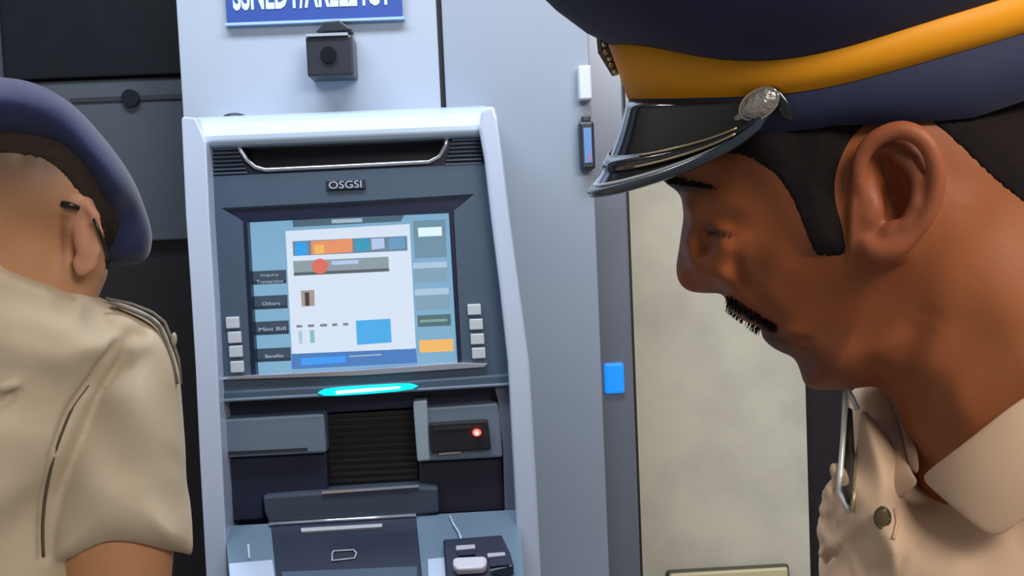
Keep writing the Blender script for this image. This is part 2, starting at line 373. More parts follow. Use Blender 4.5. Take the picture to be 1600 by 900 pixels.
for (bx, by, tx) in ((394, 424, 'Inquiry\nTransaction'), (396, 463, 'Others'), (398, 503, 'Mini Bill'), (401, 545, 'Benefits')):
    b_ = sr('menu_button', bx, by, bx + 53, by + 21, M_sbtn, 1)
    sr('button_shade', bx + 1, by + 16, bx + 53, by + 21, E('btnshade', (0.02, 0.04, 0.075), 0.5), 1.5)
    for k, ln in enumerate(tx.split('\n')):
        two = '\n' in tx
        yy = by + (10 + 10 * k if two else 15)
        hw = 21 if ln in ('Transaction', 'Mini Bill') else 14
        P0 = at(bx + 28 - hw, yy, YD); P1 = at(bx + 28 + hw, yy, YD)
        text('button_text', ln, P0.x, YD - 0.0010, P0.z + 0.0006, 0.0052, P1.x - P0.x, M_sbt2, scr, 0.0003)
sr('amount_white', 653, 356, 690, 370, E('amount', (0.70, 0.88, 0.95), 0.9), 2)
sr('side_panel', 645, 345, 696, 404, E('side1', (0.20, 0.36, 0.48), 0.6), 1)
sr('side_panel', 645, 411, 698, 442, E('side2', (0.28, 0.46, 0.60), 0.6), 1)
sr('side_highlight', 645, 411, 698, 420, E('side3', (0.42, 0.58, 0.74), 0.8), 2)
sr('side_panel', 648, 452, 702, 485, E('side2'  , (0.28, 0.46, 0.60), 0.6), 1)
sr('side_highlight', 648, 452, 701, 462, E('side3'  , (0.42, 0.58, 0.74), 0.8), 2)
sr('green_button', 652, 493, 704, 511, E('green', (0.10, 0.20, 0.22), 0.6), 1)
sr('green_highlight', 656, 500, 699, 504, E('green2', (0.25, 0.42, 0.38), 0.7), 2)
sr('orange_button', 655, 532, 708, 551, E('amber', (0.80, 0.43, 0.12), 0.95), 1)
# light bar strip under screen
prism('lower_bar', [(343, 612), (570, 600), (799, 584), (801, 604), (570, 617), (344, 628)], YF - 0.004, 0.05, M_fas, atm, bevel=0.003)
prism('lower_bar_edge', [(344, 624), (570, 612), (801, 598), (801, 603), (570, 617), (344, 629)], YF - 0.008, 0.05, M_fas2, atm, bevel=0.002)
lb = prism('light_bar', [(496, 614), (506, 608.5), (530, 605.5), (572, 602.5), (620, 600), (642, 600), (653, 603.5), (645, 608), (620, 612), (572, 616), (530, 618.5), (506, 618.5)], YF - 0.011, 0.006, mat('cyan_lamp', (0.0, 0.60, 0.62), 0.3, emit=1.2), atm, bevel=0.001)
prism('light_core', [(525, 611), (572, 607), (625, 604), (625, 607), (572, 612), (525, 616)], YF - 0.0125, 0.002, mat('cyan_core', (0.35, 0.95, 0.95), 0.3, emit=3.0), lb)
# lower recess
YB = 1.655
fbox('recess_back', 340, 610, 800, 830, YB, 0.012, M_navy, atm)
prism('underside', [(344, 628), (570, 617), (776, 604), (776, 630), (645, 636), (507, 645), (345, 655)], YF + 0.030, 0.02, M_navy, atm)
pr = prism('receipt_printer', [(345, 655), (505, 646), (507, 652), (510, 708), (352, 716), (346, 700)], YF + 0.002, 0.05, M_fas2, atm, bevel=0.004)
prism('paper_slot', [(357, 706), (480, 700), (480, 704), (357, 711)], YF - 0.0005, 0.003, M_seam, pr)
prism('printer_lower', [(352, 716), (510, 708), (513, 770), (410, 778), (412, 812), (357, 816)], YF + 0.016, 0.04, M_fd, atm, bevel=0.003)
prism('shutter', [(507, 648), (648, 640), (655, 760), (513, 768)], YF + 0.036, 0.01, mat('shutter_black', (0.012, 0.010, 0.014), 0.45), atm)
for k in range(10):
    y = 655 + k * 10.5
    fbox('shutter_slat', 512 + k * .5, y, 648 + k * .5, y - 2, YF + 0.033, 0.004, mat('shutter_slat', (0.015, 0.013, 0.017), 0.5), atm)
crd = prism('card_reader', [(648, 638), (778, 629), (782, 650), (786, 715), (654, 722), (649, 660)], YF + 0.004, 0.045, M_fas2, atm, bevel=0.004)
prism('card_throat', [(670, 662), (762, 656), (768, 703), (674, 709)], YF - 0.006, 0.014, M_black, crd, bevel=0.003)
prism('card_slot', [(678, 668), (735, 664), (735, 669), (678, 673)], YF - 0.008, 0.004, mat('slot_grey', (0.03, 0.03, 0.035), 0.2), crd)
rl = at(745, 676, YF - 0.012)
sphere('red_lamp', rl, (0.0065, 0.004, 0.0055), mat('red_lamp', (1.0, 0.05, 0.03), 0.3, emit=4.0), crd)
sphere('red_lamp_core', (rl.x, rl.y - 0.0035, rl.z), (0.0028, 0.002, 0.0028), mat('red_core', (1.0, 0.75, 0.7), 0.3, emit=4.0), crd)
prism('reader_label', [(686, 708), (720, 705), (720, 708), (686, 711)], YF - 0.002, 0.004, mat('label_grey', (0.5, 0.5, 0.5), 0.4), crd)
prism('reader_post', [(645, 627), (667, 625), (668, 641), (672, 720), (652, 722), (646, 645)], YF - 0.002, 0.03, mat('post_silver', (0.34, 0.43, 0.52), 0.35, 0.2), atm, bevel=0.003)
prism('reader_lower', [(654, 722), (786, 715), (790, 798), (657, 806)], YF + 0.020, 0.03, mat('reader_lower', (0.018, 0.018, 0.038), 0.45), atm, bevel=0.003)
prism('reader_side', [(772, 604), (800, 602), (812, 905), (792, 905), (786, 700), (778, 628)], YF + 0.004, 0.05, mat('side_slate', (0.13, 0.15, 0.21), 0.45), atm, bevel=0.002)
prism('cash_flap', [(410, 776), (460, 772), (655, 760), (684, 762), (686, 802), (648, 806), (420, 818), (413, 800)], YF - 0.002, 0.04, mat('flap_slate', (0.055, 0.075, 0.115), 0.4, 0.1), atm, bevel=0.004)
prism('flap_highlight', [(503, 768), (654, 758), (654, 761.5), (503, 772)], YF - 0.005, 0.004, M_chr, atm)
# shelf: plane sloping towards viewer
S0 = at(560, 812, YF); SLOPE = math.radians(24)
def sh(px, py, off=0.0):
    """point on the sloping shelf surface under pixel; off lifts it along the normal"""
    nrm = Vector((0, -math.sin(SLOPE), math.cos(SLOPE)))
    d = RC @ Vector(((px - 800) / FPX, (450 - py) / FPX, -1.0))
    t = (S0 + nrm * off - CAM).dot(nrm) / d.dot(nrm)
    return CAM + d * t
def shelf(name, pts, off, thick, m, parent, bevel=0.0, **k):
    nrm = Vector((0, -math.sin(SLOPE), math.cos(SLOPE)))
    T = [sh(x, y, off) for x, y in pts]; n = len(T)
    V = T + [p - nrm * thick for p in T]
    Fs = [tuple(range(n))[::-1], tuple(range(n, 2 * n))] + [(i, (i + 1) % n, n + (i + 1) % n, n + i) for i in range(n)]
    return mesh_obj(name, V, Fs, m, parent, bevel=bevel, **k)
M_shelf = mat('shelf_blue', (0.14, 0.22, 0.31), 0.40, 0.2, noise=0.1)
M_shl = mat('shelf_silver', (0.50, 0.60, 0.80), 0.28, 0.2)
shelf('shelf', [(352, 822), (812, 796), (822, 985), (364, 985)], 0.0, 0.03, M_shelf, atm)
shelf('shelf_edge', [(357, 880), (426, 874), (440, 985), (366, 985)], 0.003, 0.004, M_shl, atm, bevel=0.001)
shelf('shelf_edge', [(668, 873), (699, 870), (706, 985), (672, 985)], 0.003, 0.004, M_shl, atm, bevel=0.001)
tr_ = shelf('cash_tray', [(423, 820), (650, 806), (668, 985), (440, 985)], 0.002, 0.004, M_fd, atm, bevel=0.001)
tube('tray_lip', [sh(420, 819, 0.004), sh(540, 812, 0.004), sh(650, 805, 0.004)], 0.0028, M_chr, tr_, 8)
shelf('tray_bar', [(470, 825), (597, 818), (597, 823), (471, 831)], 0.006, 0.004, mat('bar_grey', (0.42, 0.45, 0.50), 0.3), tr_)
for a, b in (((519, 866), (521, 861)), ((521, 861), (552, 859)), ((552, 859), (557, 864)), ((557, 864), (554, 872)), ((554, 872), (519, 876)), ((519, 876), (519, 866))):
    tube('tray_mark', [sh(*a, 0.004), sh(*b, 0.004)], 0.0010, mat('mark_pale', (0.6, 0.62, 0.7), 0.4), tr_, 6)
shelf('tray_front', [(440, 893), (652, 884), (656, 985), (446, 985)], 0.004, 0.004, M_fas, tr_, bevel=0.001)
kp = shelf('keypad_guard', [(692, 842), (784, 835), (797, 862), (803, 884), (768, 892), (790, 985), (702, 985)], 0.016, 0.022, mat('guard_navy', (0.014, 0.020, 0.050), 0.35, noise=0.1), atm, bevel=0.003)
shelf('guard_key', [(712, 852), (742, 850), (743, 856), (713, 859)], 0.022, 0.006, mat('key_mauve', (0.42, 0.42, 0.55), 0.35), kp, bevel=0.001)
shelf('guard_key', [(761, 864), (789, 862), (790, 867), (762, 870)], 0.022, 0.006, mat('key_mauve', (0, 0, 0)), kp, bevel=0.001)
shelf('guard_notch', [(763, 871), (792, 868), (796, 882), (766, 885)], 0.019, 0.006, M_navy, kp)
shelf('guard_notch', [(716, 860), (742, 858), (742, 866), (716, 868)], 0.019, 0.006, M_navy, kp)
shelf('pad', [(707, 873), (714, 870), (756, 868), (761, 872), (760, 882), (754, 887), (714, 889), (708, 882)], 0.028, 0.012, mat('pad_pale', (0.60, 0.60, 0.74), 0.3), kp, bevel=0.003)
tube('guard_highlight', [sh(703, 806, 0.003), sh(708, 818, 0.004), sh(717, 832, 0.005), sh(721, 843, 0.014)], 0.0016, mat('highlight_pale', (0.5, 0.6, 0.75), 0.3), atm, 6)  # pale tube drawn in place of a curved highlight on the shelf
shelf('badge_mark', [(386, 850), (390, 850), (391, 872), (388, 872)], 0.003, 0.003, mat('shelf_mark', (0.4, 0.5, 0.62), 0.4), atm)
xx0 = at(345, 900, YF).x; xx1 = at(822, 900, YF).x
box('pedestal', xx0, xx1, 1.50, YP, 0.0, sh(560, 985).z - 0.02, M_fas2, atm, bevel=0.01)
# small dome on the machine top
kb = at(361, 168, 1.64); 
dm = tag(sphere('dome_cap', (kb.x, 1.66, zc + 0.026), (0.017, 0.017, 0.006), M_camb), 'small black dome on the left end of the machine top', 'dome')


# ================================================================== organic modelling: implicit surfaces polygonised with surface nets
def snet(F, org, h):
    s = F < 0
    nx, ny, nz = F.shape
    cs = np.zeros((nx - 1, ny - 1, nz - 1), np.uint8)
    for dx in (0, 1):
        for dy in (0, 1):
            for dz in (0, 1):
                cs += s[dx:nx - 1 + dx, dy:ny - 1 + dy, dz:nz - 1 + dz]
    I, J, K = np.nonzero((cs > 0) & (cs < 8))
    idx = -np.ones(cs.shape, np.int64); idx[I, J, K] = np.arange(len(I))
    acc = np.zeros((len(I), 3)); cnt = np.zeros(len(I))
    C = [(a, b, c) for a in (0, 1) for b in (0, 1) for c in (0, 1)]
    for p in C:
        for ax in range(3):
            if p[ax]: continue
            q = list(p); q[ax] = 1
            f0 = F[I + p[0], J + p[1], K + p[2]]; f1 = F[I + q[0], J + q[1], K + q[2]]
            m = (f0 < 0) != (f1 < 0)
            t = np.where(m, f0 / np.where(m, f0 - f1, 1), 0)
            for a in range(3):
                acc[:, a] += np.where(m, p[a] + (t if a == ax else 0), 0)
            cnt += m
    V = (acc / cnt[:, None] + np.stack([I, J, K], 1)) * h + np.array(org)
    faces = []
    for ax in range(3):
        sl0 = [slice(None)] * 3; sl1 = [slice(None)] * 3
        sl0[ax] = slice(0, -1); sl1[ax] = slice(1, None)
        A = s[tuple(sl0)]; B = s[tuple(sl1)]
        ch = A != B
        u, v = [(1, 2), (2, 0), (0, 1)][ax]
        P = np.stack(np.nonzero(ch), 1)
        P = P[(P[:, u] > 0) & (P[:, v] > 0) & (P[:, u] < F.shape[u] - 1) & (P[:, v] < F.shape[v] - 1)]
        flip = A[P[:, 0], P[:, 1], P[:, 2]]
        def g(du, dv):
            Q = P.copy(); Q[:, u] += du; Q[:, v] += dv
            return idx[Q[:, 0], Q[:, 1], Q[:, 2]]
        q = np.stack([g(-1, -1), g(0, -1), g(0, 0), g(-1, 0)], 1)
        q[~flip] = q[~flip][:, ::-1]
        faces.append(q)
    Fq = np.concatenate(faces); Fq = Fq[(Fq >= 0).all(1)]
    return V, Fq

def blur(F, k=1):
    for _ in range(k):
        for ax in range(3):
            G = F.copy(); n = F.shape[ax]
            a = [slice(None)] * 3; b = [slice(None)] * 3; c = [slice(None)] * 3
            a[ax] = slice(0, n - 2); b[ax] = slice(1, n - 1); c[ax] = slice(2, n)
            G[tuple(b)] = 0.25 * F[tuple(a)] + 0.5 * F[tuple(b)] + 0.25 * F[tuple(c)]
            F = G
    return F

def spline(pts, closed=True, n=5):
    P = np.array(pts, float); N = len(P); out = []
    rng = range(N) if closed else range(N - 1)
    for i in rng:
        if closed: p0, p1, p2, p3 = P[i - 1], P[i], P[(i + 1) % N], P[(i + 2) % N]
        else: p0, p1, p2, p3 = P[max(i - 1, 0)], P[i], P[i + 1], P[min(i + 2, N - 1)]
        for k in range(n):
            t = k / n
            out.append(0.5 * ((2 * p1) + (-p0 + p2) * t + (2 * p0 - 5 * p1 + 4 * p2 - p3) * t * t + (-p0 + 3 * p1 - 3 * p2 + p3) * t ** 3))
    if not closed: out.append(P[-1])
    return np.array(out)

def poly_sdf(X, Y, poly):
    d = np.full(X.shape, 1e9); ins = np.zeros(X.shape, bool); n = len(poly)
    for i in range(n):
        ax, ay = poly[i]; bx, by = poly[(i + 1) % n]
        ex, ey = bx - ax, by - ay; L = ex * ex + ey * ey
        if L < 1e-9: continue
        t = np.clip(((X - ax) * ex + (Y - ay) * ey) / L, 0, 1)
        d = np.minimum(d, (X - ax - t * ex) ** 2 + (Y - ay - t * ey) ** 2)
        c = ((ay > Y) != (by > Y))
        if ay != by: ins ^= c & (X < (bx - ax) * (Y - ay) / (by - ay) + ax)
    d = np.sqrt(d)
    return np.where(ins, -d, d)

def rbf(X, Y, pts, s=70.0):
    """smooth interpolation of scattered values (x, y, value[, sigma])"""
    num = np.zeros(X.shape); den = np.full(X.shape, 1e-12)
    for p in pts:
        sg = p[3] if len(p) > 3 else s
        w = 1.0 / (((X - p[0]) ** 2 + (Y - p[1]) ** 2) / sg ** 2 + 0.08) ** 2
        num += w * p[2]; den += w
    return num / den
def gs(X, Y, x, y, rx, ry, ang=0.0):
    c, s = math.cos(ang), math.sin(ang); dx, dy = X - x, Y - y
    u = dx * c + dy * s; v = -dx * s + dy * c
    return np.exp(-(u / rx) ** 2 - (v / ry) ** 2)
def seg2(X, Y, a, b, w):
    ex, ey = b[0] - a[0], b[1] - a[1]; L = ex * ex + ey * ey
    t = np.clip(((X - a[0]) * ex + (Y - a[1]) * ey) / L, 0, 1)
    d2 = (X - a[0] - t * ex) ** 2 + (Y - a[1] - t * ey) ** 2
    return np.exp(-d2 / w ** 2) * np.sin(np.pi * (0.08 + 0.84 * t)) ** 0.5
def smin(a, b, k):
    h = np.clip(0.5 + 0.5 * (b - a) / k, 0, 1)
    return b * (1 - h) + a * h - k * h * (1 - h)
def smax(a, b, k): return -smin(-a, -b, k)

class Loc:
    """A real 3-D frame of a figure: a plane through its middle, facing the lens.
    Unit = distance/focal length metres, so measures read off the photograph are kept at true size."""
    def __init__(s, px, py, D):
        s.px0, s.py0 = px, py
        d = (RC @ Vector(((px - 800) / FPX, (450 - py) / FPX, -1.0))).normalized()
        s.N = -d; r = RC @ Vector((1, 0, 0)); r = (r + d * (-r.dot(d))).normalized(); s.R = r; s.U = s.N.cross(s.R)
        s.u = D / FPX; s.D = D; s.O = CAM + d * D
        s.M = Matrix((s.R, s.U, s.N)).transposed()
    def ab(s, px, py, c=0.0):
        d = RC @ Vector(((px - 800) / FPX, (450 - py) / FPX, -1.0))
        dz = d.dot(s.N); Z0 = s.D / s.u
        t = (c - Z0) / dz
        return d.dot(s.R) * t, d.dot(s.U) * t
    def abn(s, P, c=0.0): return np.array([s.ab(p[0], p[1], c) for p in P])
    def w(s, a, b, c): return s.O + (s.R * a + s.U * b + s.N * c) * s.u
    def W(s, px, py, c=0.0):
        a, b = s.ab(px, py, c); return s.w(a, b, c)
    def wn(s, V):
        M = np.array(s.M); return (V @ M.T) * s.u + np.array(s.O)
    def local(s, P):
        v = (Vector(P) - s.O) / s.u; return v.dot(s.R), v.dot(s.U), v.dot(s.N)

class Grid:
    def __init__(s, a0, a1, b0, b1, c0, c1, h):
        s.h = h; s.org = (a0, b0, c0)
        s.a = np.arange(a0, a1, h, dtype=np.float32); s.b = np.arange(b0, b1, h, dtype=np.float32); s.c = np.arange(c0, c1, h, dtype=np.float32)
        s.A2, s.B2 = np.meshgrid(s.a.astype(float), s.b.astype(float), indexing='ij')
        s.A = s.a[:, None, None]; s.B = s.b[None, :, None]; s.C = s.c[None, None, :]
def inflate(g, poly, W, R, disp=None, c0=0.0):
    """body whose outline is poly, half-thickness W, edges rounded over R"""
    d2 = poly_sdf(g.A2, g.B2, poly)
    t = np.minimum(-d2 / R, 1.0)
    e = (1 - t) ** 2 - 1
    e = np.where(t < -1, 3 + (-t - 1) * 4, e)
    C = np.abs(g.C - c0)
    if disp is not None: C = np.maximum(C - disp[:, :, None].astype(np.float32) * (g.C > c0), 0)
    F = (C / W[:, :, None].astype(np.float32)) ** 2 + e[:, :, None].astype(np.float32)
    k = 0.5 * np.minimum(W, R)
    return (F * k[:, :, None].astype(np.float32)).astype(np.float32)
def ell(g, c, r, rot=None):
    X, Y, Z = g.A - c[0], g.B - c[1], g.C - c[2]
    if rot is not None:
        ca, sa = math.cos(rot), math.sin(rot); X, Y = X * ca + Y * sa, -X * sa + Y * ca
    q = np.sqrt((X / r[0]) ** 2 + (Y / r[1]) ** 2 + (Z / r[2]) ** 2)
    return (q - 1) * min(r)
def caps(g, a, b, ra, rb=None):
    rb = ra if rb is None else rb
    ba = [b[i] - a[i] for i in range(3)]; L = sum(x * x for x in ba)
    t = np.clip(((g.A - a[0]) * ba[0] + (g.B - a[1]) * ba[1] + (g.C - a[2]) * ba[2]) / L, 0, 1)
    d = np.sqrt((g.A - a[0] - t * ba[0]) ** 2 + (g.B - a[1] - t * ba[1]) ** 2 + (g.C - a[2] - t * ba[2]) ** 2)
    return d - (ra + (rb - ra) * t)
def organic(name, L, g, F, m, parent, colfn=None, bl=1, extra=None):
    if bl: F = blur(F, bl)
    F = F.copy(); 
    for ax in range(3):
        sl = [slice(None)] * 3; sl[ax] = 0; F[tuple(sl)] = np.maximum(F[tuple(sl)], 5)
        sl[ax] = -1; F[tuple(sl)] = np.maximum(F[tuple(sl)], 5)
    V, Q = snet(F, g.org, g.h)
    W = L.wn(V)
    if extra:
        V2, Q2 = extra; Q = [tuple(q) for q in Q] + [tuple(i + len(W) for i in q) for q in Q2]
        W = np.concatenate([W, np.array([tuple(v) for v in V2])])
    o = mesh_obj(name, W, Q, m, parent, smooth=True)
    if colfn:
        C = colfn(V)
        if extra: C = np.concatenate([C, np.tile(C[:1] * 0 + np.array(BASESKIN[0]), (len(W) - len(V), 1))])
        ca = o.data.color_attributes.new('Col', 'FLOAT_COLOR', 'POINT')
        ca.data.foreach_set('color', np.concatenate([C, np.ones((len(C), 1))], 1).astype(np.float32).ravel())
    return o
def surf(L, g, F, px, py, cmax=None, cmin=-100):
    cs_ = np.arange(cmax or (g.c[-1] - 2), cmin, -1.5)
    for c in cs_:
        a, b = L.ab(px, py, c)
        i = int(round((a - g.org[0]) / g.h)); j = int(round((b - g.org[1]) / g.h)); k = int(round((c - g.org[2]) / g.h))
        if 0 <= i < F.shape[0] and 0 <= j < F.shape[1] and 0 <= k < F.shape[2] and F[i, j, k] < 0: return float(c)
    return 0.0
def groove(L, g, F, pts, r, sink=0.3, k=4.0, add=False):
    P = [(*L.ab(x, y, (cc := surf(L, g, F, x, y))), cc + r * sink * (-1 if add else 1)) for x, y in pts]
    d = None
    for i in range(len(P) - 1):
        e = caps(g, P[i], P[i + 1], r); d = e if d is None else np.minimum(d, e)
    return smin(F, d, k) if add else smax(F, -d, k)
BASESKIN = [(0.3, 0.12, 0.06)]
def mixc(C, col, w): return C * (1 - w[:, None]) + np.array(col)[None, :] * w[:, None]

M_shirt = mat('khaki_cloth', (0.54, 0.45, 0.335), 0.85, noise=0.10, nscale=14, bump=0.04, bscale=900, sheen=0.1)
M_shirt2 = mat('khaki_cloth_warm', (0.66, 0.46, 0.32), 0.85, noise=0.10, nscale=14, bump=0.04, bscale=900, sheen=0.1)
M_navyf = mat('navy_cloth', (0.017, 0.024, 0.075), 0.8, noise=0.3, nscale=30, bump=0.06, bscale=700, sheen=0.10)
M_felt = mat('navy_felt', (0.011, 0.018, 0.078), 0.9, noise=0.2, nscale=40, bump=0.3, bscale=900, sheen=0.28)
M_orange = mat('orange_band', (0.90, 0.36, 0.0), 0.6, noise=0.06, nscale=8)
M_patent = mat('black_patent', (0.008, 0.010, 0.014), 0.14, coat=0.8)
M_silver = mat('silver_metal', (0.72, 0.70, 0.66), 0.22, 0.9)
M_gold = mat('gold_thread', (0.45, 0.36, 0.22), 0.35, 0.6)
M_hair = mat('black_hair', (0.012, 0.008, 0.009), 0.9, noise=0.4, nscale=160, bump=0.35, bscale=900, spec=0.2)
M_skinR = mat('brown_skin', (0.3, 0.12, 0.06), 0.50, vcol=True, noise=0.10, nscale=30, bump=0.06, bscale=350, sub=0.10, spec=0.35)
M_skinL = mat('light_brown_skin', (0.5, 0.26, 0.14), 0.50, vcol=True, noise=0.10, nscale=30, bump=0.06, bscale=350, sub=0.10, spec=0.35)
M_trous = mat('khaki_trousers', (0.36, 0.29, 0.20), 0.85, noise=0.1)
M_shoe = mat('shoe_leather', (0.06, 0.025, 0.012), 0.3, coat=0.4)

# ------------------------------------------------------------------ right officer
R = Loc(1260, 350, 0.62)
RI = lambda x, y, c=0.0: R.ab(x, y, c)
ro = empty('person', (R.W(1640, 880).x, R.W(1640, 880).y, 0), 'person in khaki shirt and peaked cap with orange band, looking down in profile', 'person')
head = [(1066, 205), (1048, 235), (1034, 262), (1034, 278), (1044, 289), (1058, 299), (1066, 313), (1068, 338), (1065, 362), (1061, 390), (1057, 415),
        (1059, 434), (1067, 448), (1082, 456), (1105, 458), (1126, 459), (1134, 466), (1138, 478), (1147, 489), (1162, 500), (1178, 507), (1188, 513), (1190, 521),
        (1194, 530), (1206, 541), (1222, 550), (1236, 556), (1245, 566), (1251, 582), (1256, 597), (1268, 605), (1292, 607), (1330, 605), (1362, 602), (1385, 613),
        (1402, 645), (1414, 685), (1428, 745), (1450, 820), (1480, 900), (1900, 900), (1860, 720), (1800, 580), (1745, 450), (1690, 340), (1655, 240),
        (1615, 150), (1560, 50), (1480, -30), (1380, -65), (1290, -60), (1200, -10), (1130, 70), (1090, 140)]
headL = R.abn(spline(head, True, 4))
g = Grid(-235, 660, -600, 450, -245, 262, 3.7)
def P2(px, py, v, c=0.0, s=70.0):
    a, b = R.ab(px, py, c); return (a, b, v, s)
Wp = [P2(1060, 270, 150), P2(1050, 400, 62, s=40), P2(1062, 345, 62, s=30), P2(1075, 445, 70, s=35), P2(1120, 450, 100, s=30), P2(1105, 375, 105, s=35), P2(1150, 345, 165), P2(1100, 290, 150),
      P2(1165, 420, 160), P2(1145, 490, 120, s=35), P2(1190, 515, 115, s=35), P2(1240, 575, 118, s=45), P2(1230, 440, 182), P2(1290, 340, 196), P2(1240, 240, 192), P2(1300, 500, 172),
      P2(1340, 580, 150), P2(1400, 540, 172), P2(1430, 610, 158), P2(1400, 330, 200), P2(1500, 200, 205), P2(1560, 400, 186), P2(1500, 600, 172), P2(1480, 750, 175), P2(1650, 650, 195),
      P2(1700, 850, 230), P2(1350, 50, 205), P2(1550, 50, 200)]
W = rbf(g.A2, g.B2, Wp)
Rp = [P2(1058, 400, 70, s=45), P2(1064, 340, 75, s=35), P2(1090, 450, 70, s=40), P2(1130, 400, 110, s=40), P2(1055, 270, 150), P2(1160, 300, 170), P2(1150, 490, 110, s=45), P2(1200, 530, 110, s=45), P2(1245, 580, 100, s=45),
      P2(1300, 450, 190), P2(1330, 600, 90, s=50), P2(1400, 620, 120, s=60), P2(1450, 720, 170), P2(1600, 200, 210), P2(1350, 0, 210), P2(1600, 600, 190)]
RR = rbf(g.A2, g.B2, Rp)
def G(px, py, rx, ry, amp, ang=0.0, c=100.0):
    a, b = R.ab(px, py, c); return amp * gs(g.A2, g.B2, a, b, rx, ry, -ang)
def SG(p, q, w, amp, c=100.0):
    return amp * seg2(g.A2, g.B2, R.ab(*p, c), R.ab(*q, c), w)
D = (G(1132, 350, 34, 17, -15, 0.1, 100) + G(1127, 355, 19, 11, 15, 0, 95) + SG((1104, 344), (1152, 350), 4, -4, 100) + SG((1106, 362), (1152, 368), 4, -4, 100) + G(1100, 300, 40, 12, 4, 0.25, 110)
     + G(1130, 433, 20, 17, 24, 0, 70) + SG((1152, 400), (1164, 452), 9, -11, 100) + SG((1105, 458), (1140, 452), 6, -10, 60)
     + SG((1160, 440), (1235, 515), 11, -6, 130) + G(1215, 395, 60, 34, 9, 0.3, 150) + G(1168, 500, 30, 10, 6, 0.6, 90)
     + SG((1184, 518), (1262, 530), 5, -12, 90) + SG((1192, 528), (1245, 542), 8, 7, 90) + SG((1170, 508), (1240, 518), 7, 5, 90) + G(1285, 470, 45, 45, -7, 0, 170)
     + SG((1128, 372), (1160, 385), 8, -4, 110) + SG((1290, 590), (1400, 530), 16, 7, 150) + SG((1395, 600), (1445, 500), 20, -12, 150)
     + G(1250, 260, 30, 40, -6, 0, 170) + SG((1500, 330), (1430, 640), 30, 7, 180))
F = inflate(g, headL, W, RR, D)
Fhead = F
# ear
def ear(g, F, pts, scale=1.0):
    return F
def L3(px, py, c): a, b = R.ab(px, py, c); return (a, b, c)
E_ = [(1352, 312, 206), (1338, 278, 214), (1345, 235, 222), (1372, 207, 230), (1412, 196, 236), (1448, 214, 238), (1466, 252, 236), (1467, 298, 230), (1453, 338, 224), (1428, 368, 217), (1398, 392, 212), (1368, 398, 208), (1352, 385, 206)]
rE = [7, 9, 10, 11, 11.5, 11.5, 11, 10.5, 10.5, 11, 14, 13, 9]
def shr(e): return (1400 + (e[0] - 1400) * 0.93, 302 + (e[1] - 302) * 0.93, *e[2:])
_s = spline([shr((*e, r)) for e, r in zip(E_, rE)], False, 3); E_ = [tuple(v[:3]) for v in _s]; rE = [v[3] for v in _s]
a0 = int((55 - g.org[0]) / g.h); a1 = int((260 - g.org[0]) / g.h); b0 = int((-110 - g.org[1]) / g.h); b1 = int((215 - g.org[1]) / g.h); c0 = int((120 - g.org[2]) / g.h)
class SubG: pass
sg_ = SubG(); sg_.A = g.A[a0:a1]; sg_.B = g.B[:, b0:b1]; sg_.C = g.C[:, :, c0:]
Fs_ = F[a0:a1, b0:b1, c0:].copy()
rim = None
for i in range(len(E_) - 1):
    d = caps(sg_, L3(*E_[i]), L3(*E_[i + 1]), rE[i], rE[i + 1]); rim = d if rim is None else smin(rim, d, 4)
plate = smin(ell(sg_, L3(1408, 287, 200), (46, 76, 22), 0.15), ell(sg_, L3(1385, 385, 200), (28, 26, 18)), 12)
e_ = smin(Fs_, plate, 10)
anti = None
AH = [(1402, 246, 208), (1422, 253, 218), (1435, 278, 224), (1430, 318, 222), (1414, 350, 218), (1388, 362, 214)]
for i in range(len(AH) - 1):
    d = caps(sg_, L3(*AH[i]), L3(*AH[i + 1]), 8); anti = d if anti is None else smin(anti, d, 4)
con = smin(ell(sg_, L3(1397, 308, 226), (23, 42, 48), 0.1), ell(sg_, L3(1384, 264, 226), (20, 25, 40), 0.5), 8)
e_ = smax(e_, -con, 6)
e_ = smin(e_, anti, 7); e_ = smin(e_, rim, 6)
e_ = smin(e_, ell(sg_, L3(1362, 330, 204), (15, 24, 16), -0.2), 9)
e_ = smin(e_, ell(sg_, L3(1336, 325, 192), (24, 62, 20), -0.15), 14)
e_ = smin(e_, ell(sg_, L3(1398, 352, 214), (9, 8, 8)), 6)
F[a0:a1, b0:b1, c0:] = e_
